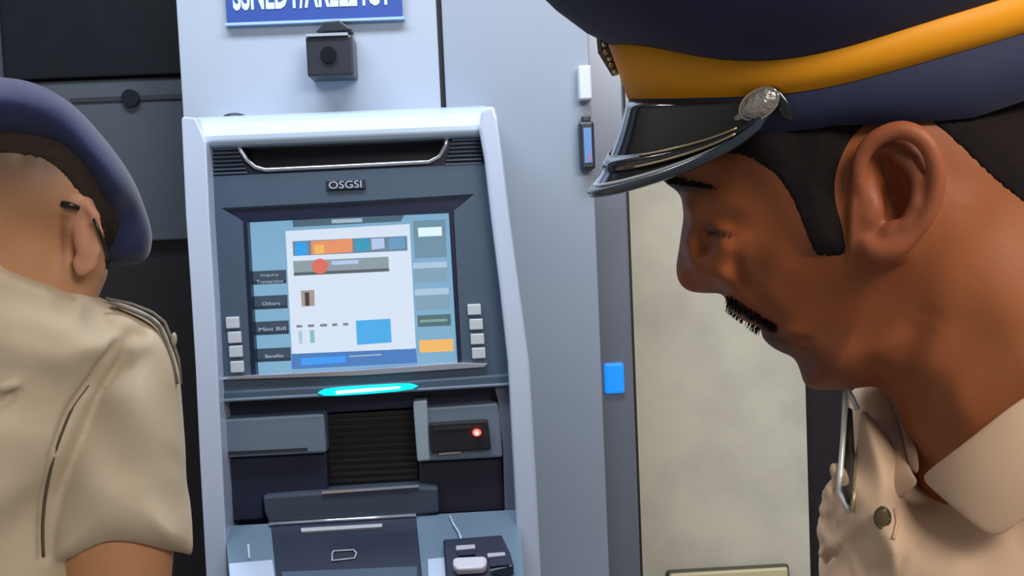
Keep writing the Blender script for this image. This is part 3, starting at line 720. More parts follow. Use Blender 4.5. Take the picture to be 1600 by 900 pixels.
def colR(V):
    a, b, c = V[:, 0], V[:, 1], V[:, 2]
    k = FPX / (FPX - c); X = 1260 + a * k; Y = 350 - b * k       # apparent place of the vertex, for pigment and for painted light and shade
    C = np.tile(np.array([0.310, 0.088, 0.028]), (len(V), 1))
    near = c > -40
    def b2(x, y, rx, ry, ang=0): return gs(X, Y, x, y, rx, ry, ang)
    C = mixc(C, (0.37, 0.128, 0.050), np.clip((X - 1380) / 160, 0, 1) * 0.8)  # lit side of the neck put into the skin colour
    ear = ((X > 1325) & (X < 1480) & (Y > 190) & (Y < 405) & (c > 205))
    C = mixc(C, (0.36, 0.110, 0.050), ear * 0.9)
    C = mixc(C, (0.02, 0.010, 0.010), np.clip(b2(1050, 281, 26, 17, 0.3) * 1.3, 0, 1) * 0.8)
    C = mixc(C, (0.10, 0.025, 0.010), b2(1392, 300, 24, 50, -0.15) * ear * 0.8)  # shade inside the ear hollow painted into the skin
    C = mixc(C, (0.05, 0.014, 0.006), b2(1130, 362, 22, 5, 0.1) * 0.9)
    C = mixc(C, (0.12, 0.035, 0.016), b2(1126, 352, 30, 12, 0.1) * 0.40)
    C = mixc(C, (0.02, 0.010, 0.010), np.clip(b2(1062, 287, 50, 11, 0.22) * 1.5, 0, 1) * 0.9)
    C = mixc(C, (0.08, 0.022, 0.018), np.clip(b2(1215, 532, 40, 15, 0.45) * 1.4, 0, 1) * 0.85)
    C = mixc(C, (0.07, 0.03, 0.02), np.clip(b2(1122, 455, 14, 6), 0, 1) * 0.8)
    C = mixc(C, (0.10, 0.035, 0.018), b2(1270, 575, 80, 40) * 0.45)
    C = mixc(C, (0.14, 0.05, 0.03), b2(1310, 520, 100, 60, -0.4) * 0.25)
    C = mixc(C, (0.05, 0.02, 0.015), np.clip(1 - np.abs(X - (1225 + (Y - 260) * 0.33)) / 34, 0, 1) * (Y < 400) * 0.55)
    return C
# arm of the right officer (below the frame) with a hand, same mesh as the body
def limb_data(L, pts, rad, n=14):
    return tube_data([L.w(*p) for p in pts], [r * L.u for r in rad], n)
def join(*ds):
    V = []; Q = []
    for v, f in ds:
        Q += [tuple(i + len(V) for i in q) for q in f]; V += [tuple(x) for x in v]
    return V, Q
def hand_data(p, d, side, s=0.001):
    """simple hand: palm and five separate bent fingers; p wrist, d pointing direction, side = thumb direction"""
    p = Vector(p); d = Vector(d).normalized(); t = (Vector(side) - d * Vector(side).dot(d)).normalized(); nrm = d.cross(t)
    out = [tube_data([p - d * .01, p + d * 0.02, p + d * 0.055, p + d * 0.09], [0.024, 0.030, 0.038, 0.034], 14)]
    V, Q = out[0]
    V = [v - nrm * ((v - p).dot(nrm) * 0.45) for v in V]; out[0] = (V, Q)
    for k, (off, ln) in enumerate(((0.028, 0.068), (0.010, 0.076), (-0.009, 0.071), (-0.027, 0.056))):
        b = p + d * 0.085 + t * off; q = b + d * ln * 0.45 + nrm * 0.006; r = q + d * ln * 0.28 + nrm * 0.016; e = r + d * ln * 0.16 + nrm * 0.016
        out.append(tube_data([b - d * 0.02, b, q, r, e], [0.009, 0.0092, 0.0085, 0.0078, 0.006], 9))
    b = p + d * 0.02 + t * 0.028; q = b + d * 0.03 + t * 0.022; r = q + d * 0.028 + t * 0.008; e = r + d * 0.018
    out.append(tube_data([b - t * 0.015, b, q, r, e], [0.013, 0.0125, 0.011, 0.010, 0.0075], 9))
    return join(*out)
TR = np.array(ro.location)
shN = R.w(800, -560, 440)       # near shoulder (left arm)
tc = R.w(640, -700, 60)
fw = Vector((-0.75, 0.60, 0)).normalized(); lt = Vector((-fw.y, fw.x, 0)) * 1
if lt.y > 0: lt = -lt           # towards the camera side
tcz = Vector((tc.x, tc.y, 0)); HS = 0.19
arms = []
for s_ in (1, -1):
    sh_ = tcz + lt * HS * s_ * 1.05 + Vector((0, 0, 1.24)); el = sh_ + lt * 0.02 * s_ + fw * (-0.02) + Vector((0, 0, -0.27)); wr = el + fw * 0.10 + Vector((0, 0, -0.22))
    arms.append(tube_data([sh_, sh_ * 0.5 + el * 0.5, el, el * 0.5 + wr * 0.5, wr], [0.050, 0.046, 0.038, 0.036, 0.025], 16))
    arms.append(hand_data(wr, wr - el, fw))
BASESKIN[0] = (0.33, 0.098, 0.034)
organic('body', R, g, F, M_skinR, ro, colR, bl=1, extra=join(*arms))
# short hair
gh = g
hp = [(1080, 215), (1120, 238), (1165, 252), (1205, 270), (1232, 305), (1250, 345), (1268, 392), (1280, 403), (1322, 399), (1326, 372), (1312, 335), (1306, 290), (1318, 245), (1345, 205), (1390, 185), (1440, 190), (1480, 222), (1520, 258), (1560, 292), (1605, 325), (1660, 400), (1760, 470), (1850, 400), (1850, 0), (1500, -150), (1200, -100), (1040, 100)]
hpL = np.array([R.ab(x, y, 150 if i > 3 else 90) for i, (x, y) in enumerate(spline(hp, True, 3))]) if False else R.abn(spline(hp, True, 3), 165)
dh = poly_sdf(g.A2, g.B2, hpL)
dh = dh + 1.2 * np.sin(g.A2 * 0.41 + g.B2 * 0.17) * np.sin(g.B2 * 0.37)
taper = np.clip(-dh / 30, 0, 1)
Fh = np.maximum(Fhead + 0 - (1.0 + 5.0 * taper[:, :, None].astype(np.float32)), dh[:, :, None].astype(np.float32))
Fh = np.maximum(Fh, -(Fhead + 5))
organic('hair', R, g, Fh[:, int(0.25 * Fh.shape[1]):] if False else Fh, M_hair, ro, bl=1)
# moustache: fine strands in one lock
mo = []
def strand(px, py, dr, ln, rr=0.0005, side=1):
    c = surf(R, g, Fhead, px, py)
    a, b = R.ab(px, py, c); p = R.w(a, b, side * (c + 0.5))
    return tube_data([p - dr * 0.001, p + dr * ln * 0.5 + R.N * side * 0.0004, p + dr * ln - R.U * 0.0004], [rr, rr * 0.8, rr * 0.25], 4)
for k in range(420):
    t = random.random()
    x = 1138 + t * 72; y0 = 468 + t * 42; x += random.uniform(-3, 3)
    y = y0 + random.uniform(-6, 4) * (1.0 - 0.55 * t)
    dr = (-R.R * random.uniform(-0.5, 0.45) - R.U * random.uniform(0.7, 1.0) + R.N * 0.15).normalized()
    mo.append(strand(x, y, dr, 0.0036, 0.0003, side=1 if k % 4 else -1))
for k in range(60):
    t = random.random(); p = R.W(1138 + t * 50, 470 + t * 38, random.uniform(-30, 30) * (0.3 + t))
    dr = (-R.R * random.uniform(0.1, 0.9) - R.U).normalized()
    mo.append(tube_data([p, p + dr * 0.003, p + dr * 0.0055 - R.U * 0.0008], [0.0005, 0.0004, 0.00012], 4))
V, Q = join(*mo); mesh_obj('moustache', V, Q, M_hair, ro)
la_ = []
for k in range(18):
    t = k / 17; dr = (-R.R * (0.9 - t * 0.6) - R.U * 0.9 + R.N * 0.35).normalized()
    la_.append(strand(1110 + 38 * t, 362 + 5 * t, dr, 0.0032, 0.00028))
V, Q = join(*la_); mesh_obj('eyelashes', V, Q, M_hair, ro)
for bs in (1, -1):
  br_ = []
  for k in range(170 if bs > 0 else 90):
    t = random.random(); dr = (R.R * 0.9 - R.U * random.uniform(-0.2, 0.3) + R.N * 0.2 * bs).normalized()
    br_.append(strand(1044 + 72 * t, 281 + 12 * t + random.uniform(-6, 6) * (1 - .5 * t), dr, 0.0045, 0.0004, side=bs))
  V, Q = join(*br_); mesh_obj('eyebrow', V, Q, M_hair, ro)

# ---- peaked cap
cap = bpy.data.objects.new('cap', None)
th, ro_ = math.radians(12), math.radians(13)
Fv = Vector((-math.cos(th), -math.sin(th), 0)); U0 = Vector((-math.sin(th), math.cos(th), 0))
Nv = Vector((0, 0, 1)); Uv = (U0 * math.cos(ro_) + Nv * math.sin(ro_)); Sv = (Nv * math.cos(ro_) - U0 * math.sin(ro_))
A0, B0 = 322.0, 234.0
f0 = Vector((*R.ab(985, 152), 0)); C0 = f0 - Fv * A0
def capp(ph, z, dr=0.0):
    return C0 + Fv * ((A0 + dr) * math.cos(ph)) + Sv * ((B0 + dr) * math.sin(ph)) + Uv * z
def proj(p):
    w = R.w(*p); q = RC.transposed() @ (w - CAM); return 800 + FPX * q.x / -q.z, 450 - FPX * q.y / -q.z
def fitcurve(line, drf, rng=(-140, 190)):
    """height along the cap's own axis so that its near side follows the seam; mirrored to the far side"""
    xs = [p[0] for p in line]; ys = [p[1] for p in line]; zs = []
    for i in range(0, 31):
        ph = math.pi * i / 30; best = None
        for z in np.arange(rng[0], rng[1], 2.0):
            x, y = proj(capp(ph, z, drf(ph)))
            e = abs(y - np.interp(x, xs, ys)) 
            if x > xs[-1] + 0: e = abs(y - (ys[-1] + (x - xs[-1]) * (ys[-1] - ys[-2]) / (xs[-1] - xs[-2]) * 0.3))
            if best is None or e < best[0]: best = (e, z)
        zs.append(best[1])
    zs = np.array(zs)
    for i in range(18, 31): zs[i] = zs[17] + (zs[17] - zs[16]) * 0.2 * min(i - 17, 4)
    for _ in range(3):
        z2 = zs.copy(); z2[1:-1] = 0.25 * zs[:-2] + 0.5 * zs[1:-1] + 0.25 * zs[2:]; zs = z2
    return lambda ph: float(np.interp(abs(((ph + math.pi) % (2 * math.pi)) - math.pi), [math.pi * i / 30 for i in range(31)], zs))
zlow = fitcurve([(985, 152), (1040, 152), (1100, 151), (1160, 150), (1220, 149), (1300, 135), (1400, 110), (1500, 76), (1600, 32)], lambda p: 0)
upd = lambda p: 10.0
zup = fitcurve([(955, 68), (990, 67), (1020, 69), (1060, 80), (1100, 90), (1150, 98), (1200, 97), (1300, 84), (1400, 50), (1500, 8), (1600, -40)], upd)
NPH = 96
def loft(name, rows, m, parent, closed_top=False, solid=0.0):
    V = []; Fs = []
    for fz in rows:
        for k in range(NPH):
            ph = 2 * math.pi * k / NPH; V.append(R.w(*fz(ph)))
    for i in range(len(rows) - 1):
        for k in range(NPH):
            a = i * NPH + k; b = i * NPH + (k + 1) % NPH; Fs.append((a, b, b + NPH, a + NPH))
    if closed_top: Fs.append(tuple((len(rows) - 1) * NPH + k for k in range(NPH)))
    return mesh_obj(name, V, Fs, m, parent, smooth=True, solid=solid)
cap.location = Vector(R.w(*C0)) - Vector(ro.location); COL.objects.link(cap); cap.parent = ro
loft('orange_band', [lambda p: capp(p, zlow(p), 1.5), lambda p: capp(p, zlow(p) * .5 + zup(p) * .5, 6), lambda p: capp(p, zup(p), 11)], M_orange, cap, solid=0.0015)
def backk(p):
    a = abs(((p + math.pi) % (2 * math.pi)) - math.pi); return min(1.0, max(0.0, (a - 1.45) / 0.5))
lowz = lambda p: zlow(p) - 34 - 18 * max(0, math.sin(abs(((p + math.pi) % (2 * math.pi)) - math.pi))) - 34 * backk(p)
loft('cap_base', [lambda p: capp(p, zlow(p) + 8, -4), lambda p: capp(p, zlow(p) - 2, 0.5), lambda p: capp(p, zlow(p) - 20, -1 + 10 * backk(p)), lambda p: capp(p, lowz(p), -3 + 14 * backk(p))], M_navyf, cap, solid=0.0015)
rr = lambda p: 1 + 0.05 * math.sin(7 * p + 1) * 0.6
def crown(k, d, z): return lambda p: capp(p, zup(p) + z * (1 + 0.10 * math.cos(p)), 11 + d * (1 + 0.02 * math.sin(9 * p) + 0.12 * math.cos(p)))
loft('crown', [crown(0, -4, -3), crown(0, 3, 2), crown(0, 26, 22), crown(0, 58, 62), crown(0, 86, 108), crown(0, 98, 140), crown(0, 94, 152), crown(0, 60, 168), crown(0, 0, 182), crown(0, -80, 190), crown(0, -160, 194)], M_navyf, cap, closed_top=True)
loft('crown_piping', [crown(0, 97, 136), crown(0, 102, 138), crown(0, 103, 142), crown(0, 97, 145)], M_navyf, cap)
# visor
def vroot(ph): return capp(ph, zlow(ph) - 6, 3)
PM = math.radians(70)
def vpt(ph, t):
    L0 = 160 * max(0.0, math.cos(ph / PM * math.pi / 2)) ** 0.50
    rad = Fv * (math.cos(ph) * 0.75 + 0.25) + Sv * (math.sin(ph) * 0.45)
    # slight curl: starts steep, flattens outwards
    return vroot(ph) + rad * (L0 * (0.42 * t + 0.14 * t * t)) - Uv * (L0 * (0.92 * t - 0.14 * t * t))
V = []; Fs = []; NV, NT = 48, 14
for i in range(NV + 1):
    ph = -PM + 2 * PM * i / NV
    for j in range(NT + 1): V.append(R.w(*vpt(ph, j / NT)))
for i in range(NV):
    for j in range(NT):
        a = i * (NT + 1) + j; Fs.append((a, a + 1, a + NT + 2, a + NT + 1))
vis = mesh_obj('visor', V, Fs, M_patent, cap, smooth=True, solid=0.0022)
tube('visor_rim', [R.w(*vpt(-PM + 2 * PM * i / 48, 1.0)) for i in range(49)], 0.0027, mat('rim_patent', (0.03, 0.045, 0.07), 0.25, coat=0.5), vis, 8)
tube('visor_trim', [R.w(*(vpt(-PM * .9 + 2 * PM * .9 * i / 48, 0.90) + Fv * 3)) for i in range(49)], 0.0012, mat('white_piping', (0.55, 0.60, 0.62), 0.3), vis, 8)
# chin strap and side button
def ribbon(name, fa, fb, m, parent, n=60, p0=-PM, p1=PM, solid=0.0012):
    V = []; Fs = []
    for i in range(n + 1):
        ph = p0 + (p1 - p0) * i / n; V += [R.w(*fa(ph)), R.w(*fb(ph))]
    for i in range(n): Fs.append((2 * i, 2 * i + 1, 2 * i + 3, 2 * i + 2))
    return mesh_obj(name, V, Fs, m, parent, smooth=True, solid=solid)
def vs(ph, t, lift):
    n_ = Fv * math.cos(ph) * 0.85 + Sv * math.sin(ph) + Uv * 0.35
    return vpt(ph, t) + n_ * lift
sc_ = 0.985
tst = lambda ph: 0.60 + 0.12 * abs(ph / PM)
cs_ = ribbon('chin_strap', lambda p: vs(p, tst(p) - 0.07, 7), lambda p: vs(p, tst(p) + 0.11, 7), M_patent, cap, p0=-PM * sc_, p1=PM * sc_)
for o_ in (-0.05, 0.10):
    for sd in (1, -1):
        tube('gold_braid', [R.w(*vs(p * sd, tst(p) + o_, 9.5)) for p in np.linspace(PM * 0.50, PM * 0.90, 24)], 0.0006, M_gold, cs_, 6)
def capnear(px, py):
    best = None
    for ph in np.linspace(0.3, 2.6, 90):
        for z in range(-90, 30, 3):
            w_ = capp(ph, zlow(ph) + z, 6); x, y = proj(w_); e = (x - px) ** 2 + (y - py) ** 2
            if best is None or e < best[0]: best = (e, ph, w_)
    return best[1], R.w(*best[2])
ph_, bt = capnear(1190, 159)
nrm_ = (R.M @ Vector(Fv * math.cos(ph_) + Sv * math.sin(ph_))).normalized()
ex_ = (R.R * math.cos(.55) + R.U * math.sin(.55)); ex_ = (ex_ - nrm_ * ex_.dot(nrm_)).normalized(); ey_ = nrm_.cross(ex_)
ax_ = (ex_, ey_, nrm_); bt = bt + nrm_ * 0.003
bt_o = sphere('cap_button', bt, (0.0108, 0.0066, 0.0050), mat('worn_silver', (0.55, 0.53, 0.50), 0.35, 0.75, noise=0.5, nscale=200, bump=1.0, bscale=350), cap, axes=ax_)
tube('button_ring', [bt + (ex_ * math.cos(a) * 0.0108 + ey_ * math.sin(a) * 0.0066) + nrm_ * .001 for a in np.linspace(0, 2 * math.pi, 25)], 0.0007, M_silver, bt_o, 6)
for (x, y, r1, r2) in ((1156, 184, 0.007, 0.0028), (1128, 197, 0.0055, 0.0042)):
    sphere('button_shank', capnear(x, y)[1], (r1, r2, 0.003), mat('worn_silver', (0, 0, 0)), cap, axes=ax_)
sphere('button_keeper', capnear(1219, 160)[1], (0.0035, 0.010, 0.002), M_patent, cap, axes=ax_)
# front badge: beaded metal seen edge-on
for k, (x, y, r) in enumerate(((938, 44, 3.2), (937, 58, 3.0), (941, 70, 3.0), (944, 82, 3.4), (949, 92, 2.8), (952, 102, 3.0), (957, 112, 2.6))):
    for c_ in (-14, 0, 14):
        sphere('badge_bead', R.W(x + abs(c_) * .25, y, c_), r * R.u * 1.5, M_gold if k % 2 else M_silver, cap)
mesh_obj('badge_plate', *tube_data([R.W(941, 40, 0), R.W(950, 78, 0), R.W(964, 116, 0)], [0.004, 0.006, 0.003], 8), mat('badge_dark', (0.12, 0.08, 0.06), 0.4, 0.5), cap)

# ---- shirt
gs_ = Grid(-5, 1000, -1100, -190, -400, 400, 5.0)
so = [(1346, 640), (1340, 690), (1334, 716), (1312, 722), (1302, 748), (1286, 768), (1290, 792), (1277, 818), (1284, 850), (1279, 880), (1284, 950), (1300, 1150), (1330, 1500), (2300, 1500), (2280, 1050), (2150, 860), (1950, 760), (1780, 680), (1700, 625), (1620, 640), (1560, 690), (1490, 735), (1430, 750), (1400, 700), (1360, 650)]
soL = R.abn(spline(so, True, 4))
def PS(px, py, v, s=120.0): a, b = R.ab(px, py); return (a, b, v, s)
Ws = rbf(gs_.A2, gs_.B2, [PS(1300, 800, 150), PS(1360, 700, 130), PS(1430, 800, 200), PS(1520, 750, 226, 50), PS(1620, 700, 240, 60), PS(1600, 780, 250), PS(1560, 950, 290), PS(1900, 900, 340), PS(2100, 1100, 360), PS(1500, 1300, 320)])
Rs = rbf(gs_.A2, gs_.B2, [PS(1300, 800, 150), PS(1400, 760, 120), PS(1500, 740, 60, 60), PS(1620, 690, 70, 60), PS(1600, 880, 220), PS(2000, 1000, 340)])
def SS(p, q, w, amp, c=150.0): return amp * seg2(gs_.A2, gs_.B2, R.ab(*p, c), R.ab(*q, c), w)
Ds = (SS((1330, 840), (1290, 880), 12, -16, 60) + SS((1345, 790), (1305, 850), 9, 12, 60) + SS((1340, 880), (1350, 960), 10, -12) + SS((1375, 905), (1400, 860), 10, -10)
      + SS((1290, 770), (1310, 800), 7, -14, 20) + SS((1282, 820), (1298, 850), 7, 14, 20) + SS((1400, 800), (1440, 770), 14, 8) + SS((1395, 830), (1398, 930), 6, 7)
      + SS((1470, 800), (1420, 860), 26, -10) + SS((1560, 860), (1430, 900), 30, 9, 200) + 5 * np.sin(gs_.A2 * 0.021 + gs_.B2 * 0.034) + 4 * np.sin(gs_.A2 * 0.05 - gs_.B2 * 0.02 + 1))
Fsh = inflate(gs_, soL, Ws, Rs, Ds)
for pp in ([(1410, 850), (1404, 900)], [(1330, 838), (1312, 858), (1296, 872)], [(1345, 905), (1336, 860)], [(1300, 752), (1312, 775), (1332, 800)]):
    Fsh = groove(R, gs_, Fsh, pp, 4.5, 0.2, 5)
for pp in ([(1325, 850), (1302, 885)], [(1292, 772), (1306, 800)], [(1338, 870), (1350, 915)]):
    Fsh = groove(R, gs_, Fsh, pp, 9, 0.1, 8, add=True)
for cx, cy, r1, r2, an, cc in ((1306, 738, 9, 17, .3, 20), (1298, 765, 8, 13, -.5, 30), (1290, 800, 9, 15, .5, 25), (1284, 832, 8, 20, .1, 30), (1286, 862, 7, 12, -.4, 40), (1318, 800, 8, 22, -.5, 70), (1308, 842, 8, 24, -.7, 70)):
    a_, b_ = R.ab(cx, cy, cc); Fsh = smin(Fsh, ell(gs_, (a_, b_, cc), (r1, r2, 16), an), 4)
for pp in ([(1308, 752), (1300, 776)], [(1306, 790), (1296, 812), (1300, 835)], [(1322, 845), (1304, 868), (1290, 876)]):
    Fsh = groove(R, gs_, Fsh, pp, 4.0, 0.0, 3)
shirt = organic('shirt', R, gs_, Fsh, M_shirt2, ro, bl=1)
def patch(name, rows, m, parent, solid=0.002, sub=2):
    V = [p for r in rows for p in r]; w = len(rows[0]); Fs = []
    for i in range(len(rows) - 1):
        for j in range(w - 1):
            a = i * w + j; Fs.append((a, a + 1, a + w + 1, a + w))
    return mesh_obj(name, V, Fs, m, parent, smooth=True, solid=solid, sub=sub)
RWc = lambda x, y, c: R.W(x, y, c)
# near collar leaf
patch('collar', [[RWc(1436, 744, 140), RWc(1480, 712, 185), RWc(1540, 664, 205), RWc(1605, 610, 210), RWc(1720, 560, 190)],
                 [RWc(1445, 757, 158), RWc(1490, 735, 200), RWc(1560, 695, 222), RWc(1640, 650, 228), RWc(1740, 600, 210)],
                 [RWc(1490, 795, 205), RWc(1530, 785, 224), RWc(1590, 750, 240), RWc(1670, 700, 246), RWc(1760, 640, 230)],
                 [RWc(1545, 842, 232), RWc(1572, 838, 240), RWc(1615, 798, 252), RWc(1690, 745, 262), RWc(1780, 680, 250)]], M_shirt2, shirt, solid=0.0025)
# far collar leaf and stand, inner side visible
patch('collar', [[RWc(1328, 604, -140), RWc(1350, 600, -120), RWc(1378, 596, -110)],
                 [RWc(1326, 650, -100), RWc(1362, 640, -70), RWc(1404, 650, -60)],
                 [RWc(1324, 700, -60), RWc(1372, 700, -10), RWc(1414, 690, 10)],
                 [RWc(1332, 755, -20), RWc(1378, 752, 60), RWc(1424, 742, 100)],
                 [RWc(1345, 795, 20), RWc(1392, 790, 100), RWc(1446, 752, 150)]], M_shirt2, shirt, solid=0.003)
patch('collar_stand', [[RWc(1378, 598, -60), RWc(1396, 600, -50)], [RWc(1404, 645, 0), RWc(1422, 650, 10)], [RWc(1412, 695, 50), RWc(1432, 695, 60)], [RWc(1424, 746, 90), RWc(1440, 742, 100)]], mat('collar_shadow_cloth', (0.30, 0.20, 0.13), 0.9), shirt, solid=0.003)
sb_ = sphere('shirt_button', R.W(1379, 809, (cb_ := surf(R, gs_, Fsh, 1379, 809)) + 5), (0.0044, 0.0060, 0.0020), mat('olive_button', (0.10, 0.07, 0.03), 0.3, coat=0.3), shirt, axes=(R.R, R.U, R.N))
tube('button_rim', [R.W(1379 + 11 * math.cos(a), 809 + 16 * math.sin(a), cb_ + 7) for a in np.linspace(0, 2 * math.pi, 21)], 0.0008, mat('button_rim_dark', (0.06, 0.05, 0.03), 0.3), sb_, 6)
tube('placket_edge', [R.W(x_, y_, surf(R, gs_, Fsh, x_, y_) + 2) for x_, y_ in ((1398, 795), (1402, 815), (1396, 842))], 0.0010, M_shirt2, shirt, 6)
# far shoulder strap: metal-edged triangle
M_wm = mat('white_metal', (0.80, 0.82, 0.80), 0.3, 0.2)
ep = patch('shoulder_flap', [[RWc(1320, 602, -165), RWc(1336, 604, -160), RWc(1352, 640, -150)], [RWc(1317, 690, -150), RWc(1332, 700, -140), RWc(1350, 720, -120)], [RWc(1312, 760, -60), RWc(1330, 770, -50), RWc(1344, 790, -40)]], M_shirt2, shirt, solid=0.002)
def ms(x, y, o=5): return R.W(x, y, max(surf(R, gs_, Fsh, x, y), -150 + (y - 600) * 0.95) + o)
for pts_ in ([(1322, 604), (1320, 640), (1317, 690), (1313, 740), (1311, 768)], [(1311, 768), (1319, 782), (1329, 798)]):
    tube('metal_edge', [ms(*p_) for p_ in pts_], 0.0016, M_wm, ep, 8)
tube('metal_edge', [ms(*p_) for p_ in ((1337, 700), (1337, 730), (1335, 770), (1331, 798))], 0.0011, M_gold, ep, 8)
tube('metal_edge', [ms(*p_) for p_ in ((1322, 604), (1332, 622), (1340, 640))], 0.0015, M_wm, ep, 8)
prism_ = patch('flap_recess', [[ms(1325, 636, 3), ms(1332, 640, 3)], [ms(1321, 700, 3), ms(1335, 706, 3)], [ms(1316, 765, 3), ms(1334, 765, 3)], [ms(1325, 787, 3), ms(1332, 790, 3)]], mat('flap_dark', (0.045, 0.035, 0.030), 0.6), ep, solid=0.001, sub=0)
# sleeves, trousers and shoes of the right officer
def lower_body(root, cz, fwd, side, m_tr, hip=0.96, sl=None):
    tv = []
    hipv = cz + Vector((0, 0, hip))
    rows = []
    for s_ in (1, -1):
        kn = cz + side * 0.085 * s_ + Vector((0, 0, 0.50)) + fwd * 0.01; an = cz + side * 0.095 * s_ + Vector((0, 0, 0.09))
        tv.append(tube_data([hipv + side * 0.085 * s_ + Vector((0, 0, 0.10)), hipv + side * 0.085 * s_ - Vector((0, 0, 0.12)), kn, an], [0.105, 0.105, 0.080, 0.072], 20))
        so_ = an - Vector((0, 0, 0.09))
        for nm in ('shoe',):
            V, Q = sphere_data(so_ + fwd * 0.06 + Vector((0, 0, 0.045)), (0.14, 0.05, 0.052), 18, 10, axes=(fwd, side, Vector((0, 0, 1))))
            V = [Vector((v.x, v.y, max(v.z, 0.001))) for v in V]
            mesh_obj(nm, V, Q, M_shoe, root, smooth=True)
    V, Q = join(*tv); mesh_obj('trousers', V, Q, m_tr, root, smooth=True)
lower_body(ro, tcz, fw, lt, M_trous)
for s_ in (1, -1):
    sh_ = tcz + lt * HS * s_ * 1.02 + Vector((0, 0, 1.27)); el = sh_ + lt * 0.03 * s_ + Vector((0, 0, -0.22))
    mesh_obj('sleeve', *tube_data([sh_ - lt * s_ * .09 + Vector((0, 0, .0)), sh_ - lt * s_ * .05 + Vector((0, 0, -.01)), sh_ - lt * s_ * .015 + Vector((0, 0, -.03)), sh_ + Vector((0, 0, -.08)), el], [0.02, 0.055, 0.070, 0.074, 0.078], 20), M_shirt2, shirt, smooth=True)
# torso continues down to the belt
mesh_obj('shirt_tail', *(lambda d: ([tcz + Vector((0, 0, v.z)) + fw * ((v.x)) * 0.12 + lt * v.y * 0.18 for v in d[0]], d[1]))(tube_data([(0, 0, 1.22), (0, 0, 1.1), (0, 0, 0.92)], [1, 1, 0.95], 24)), M_shirt2, shirt, smooth=True)

# ------------------------------------------------------------------ left officer
L = Loc(130, 420, 1.0)
lo = empty('person', (L.W(60, 700).x, L.W(60, 700).y, 0), 'person in khaki shirt, navy beret and glasses, seen from behind at left', 'person')
gl = Grid(-330, 130, -250, 340, -170, 190, 4.5)
hl = [(-160, 250), (-100, 170), (0, 135), (90, 150), (160, 215), (196, 290), (200, 350), (190, 385), (172, 400), (168, 430), (158, 455), (150, 475), (135, 520), (100, 600), (-90, 600), (-110, 480), (-160, 380)]
hlL = L.abn(spline(hl, True, 4))
def PL(px, py, v, s=70.0): a, b = L.ab(px, py); return (a, b, v, s)
Wl = rbf(gl.A2, gl.B2, [PL(0, 250, 128), PL(100, 280, 120), PL(60, 420, 92), PL(0, 520, 95), PL(150, 430, 60, 40), PL(-80, 350, 120)])
Rl = rbf(gl.A2, gl.B2, [PL(0, 250, 130), PL(150, 300, 100), PL(155, 440, 50, 40), PL(0, 520, 100)])
def GL(px, py, rx, ry, amp, ang=0.0, c=90.0):
    a, b = L.ab(px, py, c); return amp * gs(gl.A2, gl.B2, a, b, rx, ry, -ang)
Dl = GL(90, 400, 22, 60, -8, 0.2) + GL(20, 400, 40, 70, 5, 0.3)
Fl = inflate(gl, hlL, Wl, Rl, Dl)
Flh = Fl.copy()
def LL(px, py, c): a, b = L.ab(px, py, c); return (a, b, c)
Fl = smin(Fl, ell(gl, LL(134, 372, 92), (17, 44, 14), 0.12), 6)
er = [(112, 336, 98), (120, 318, 104), (136, 318, 108), (148, 336, 108), (153, 362, 104), (150, 392, 100), (140, 416, 96), (126, 424, 92), (118, 408, 90)]
for i in range(len(er) - 1): Fl = smin(Fl, caps(gl, LL(*er[i]), LL(*er[i + 1]), 7), 5)
Fl = smax(Fl, -caps(gl, LL(103, 345, 104), LL(103, 410, 98), 6), 6)
# the face on the far side: nose, brow, chin
Fl = smin(Fl, ell(gl, LL(196, 385, -60), (16, 24, 16), -0.5), 12)
def colL(V):
    a, b, c = V[:, 0], V[:, 1], V[:, 2]
    k = FPX / (FPX - c); X = 130 + a * k; Y = 420 - b * k
    C = np.tile(np.array([0.50, 0.255, 0.135]), (len(V), 1))
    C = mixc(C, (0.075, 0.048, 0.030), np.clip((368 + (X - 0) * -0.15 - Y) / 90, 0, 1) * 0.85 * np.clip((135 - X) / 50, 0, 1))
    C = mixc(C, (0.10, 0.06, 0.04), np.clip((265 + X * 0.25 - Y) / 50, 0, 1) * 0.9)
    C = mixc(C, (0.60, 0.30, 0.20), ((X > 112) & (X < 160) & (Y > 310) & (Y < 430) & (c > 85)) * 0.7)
    C = mixc(C, (0.22, 0.08, 0.035), gs(X, Y, 104, 375, 5, 42, 0) * 0.8)  # shade of the crease behind the ear, painted as darker skin
    return C
BASESKIN[0] = (0.52, 0.26, 0.13)
# right arm (bare below the sleeve) reaching down to the keypad
aw = []
P_sh = L.w(*LL(195, 700, 15)); P_ar = L.w(*LL(178, 850, 15)); P_el = L.w(*LL(182, 1010, 10))
P_wr = P_el + Vector((0.04, 0.20, -0.10)); 
aw.append(tube_data([P_sh, P_ar, P_el, (P_el * 0.5 + P_wr * 0.5), P_wr], [0.040, 0.0500, 0.043, 0.038, 0.027], 22))
aw.append(hand_data(P_wr, P_wr - P_el, Vector((-1, 0.2, 0.2))))
P_sh2 = L.w(*LL(-330, 560, -40)); P_el2 = P_sh2 + Vector((-0.02, 0.05, -0.28)); P_wr2 = P_el2 + Vector((0.04, 0.2, -0.08))
aw.append(tube_data([P_sh2, P_sh2 * .5 + P_el2 * .5, P_el2, P_wr2], [0.05, 0.048, 0.040, 0.027], 20)); aw.append(hand_data(P_wr2, P_wr2 - P_el2, Vector((1, 0, 0.3))))
organic('body', L, gl, Fl, M_skinL, lo, colL, bl=1, extra=join(*aw))
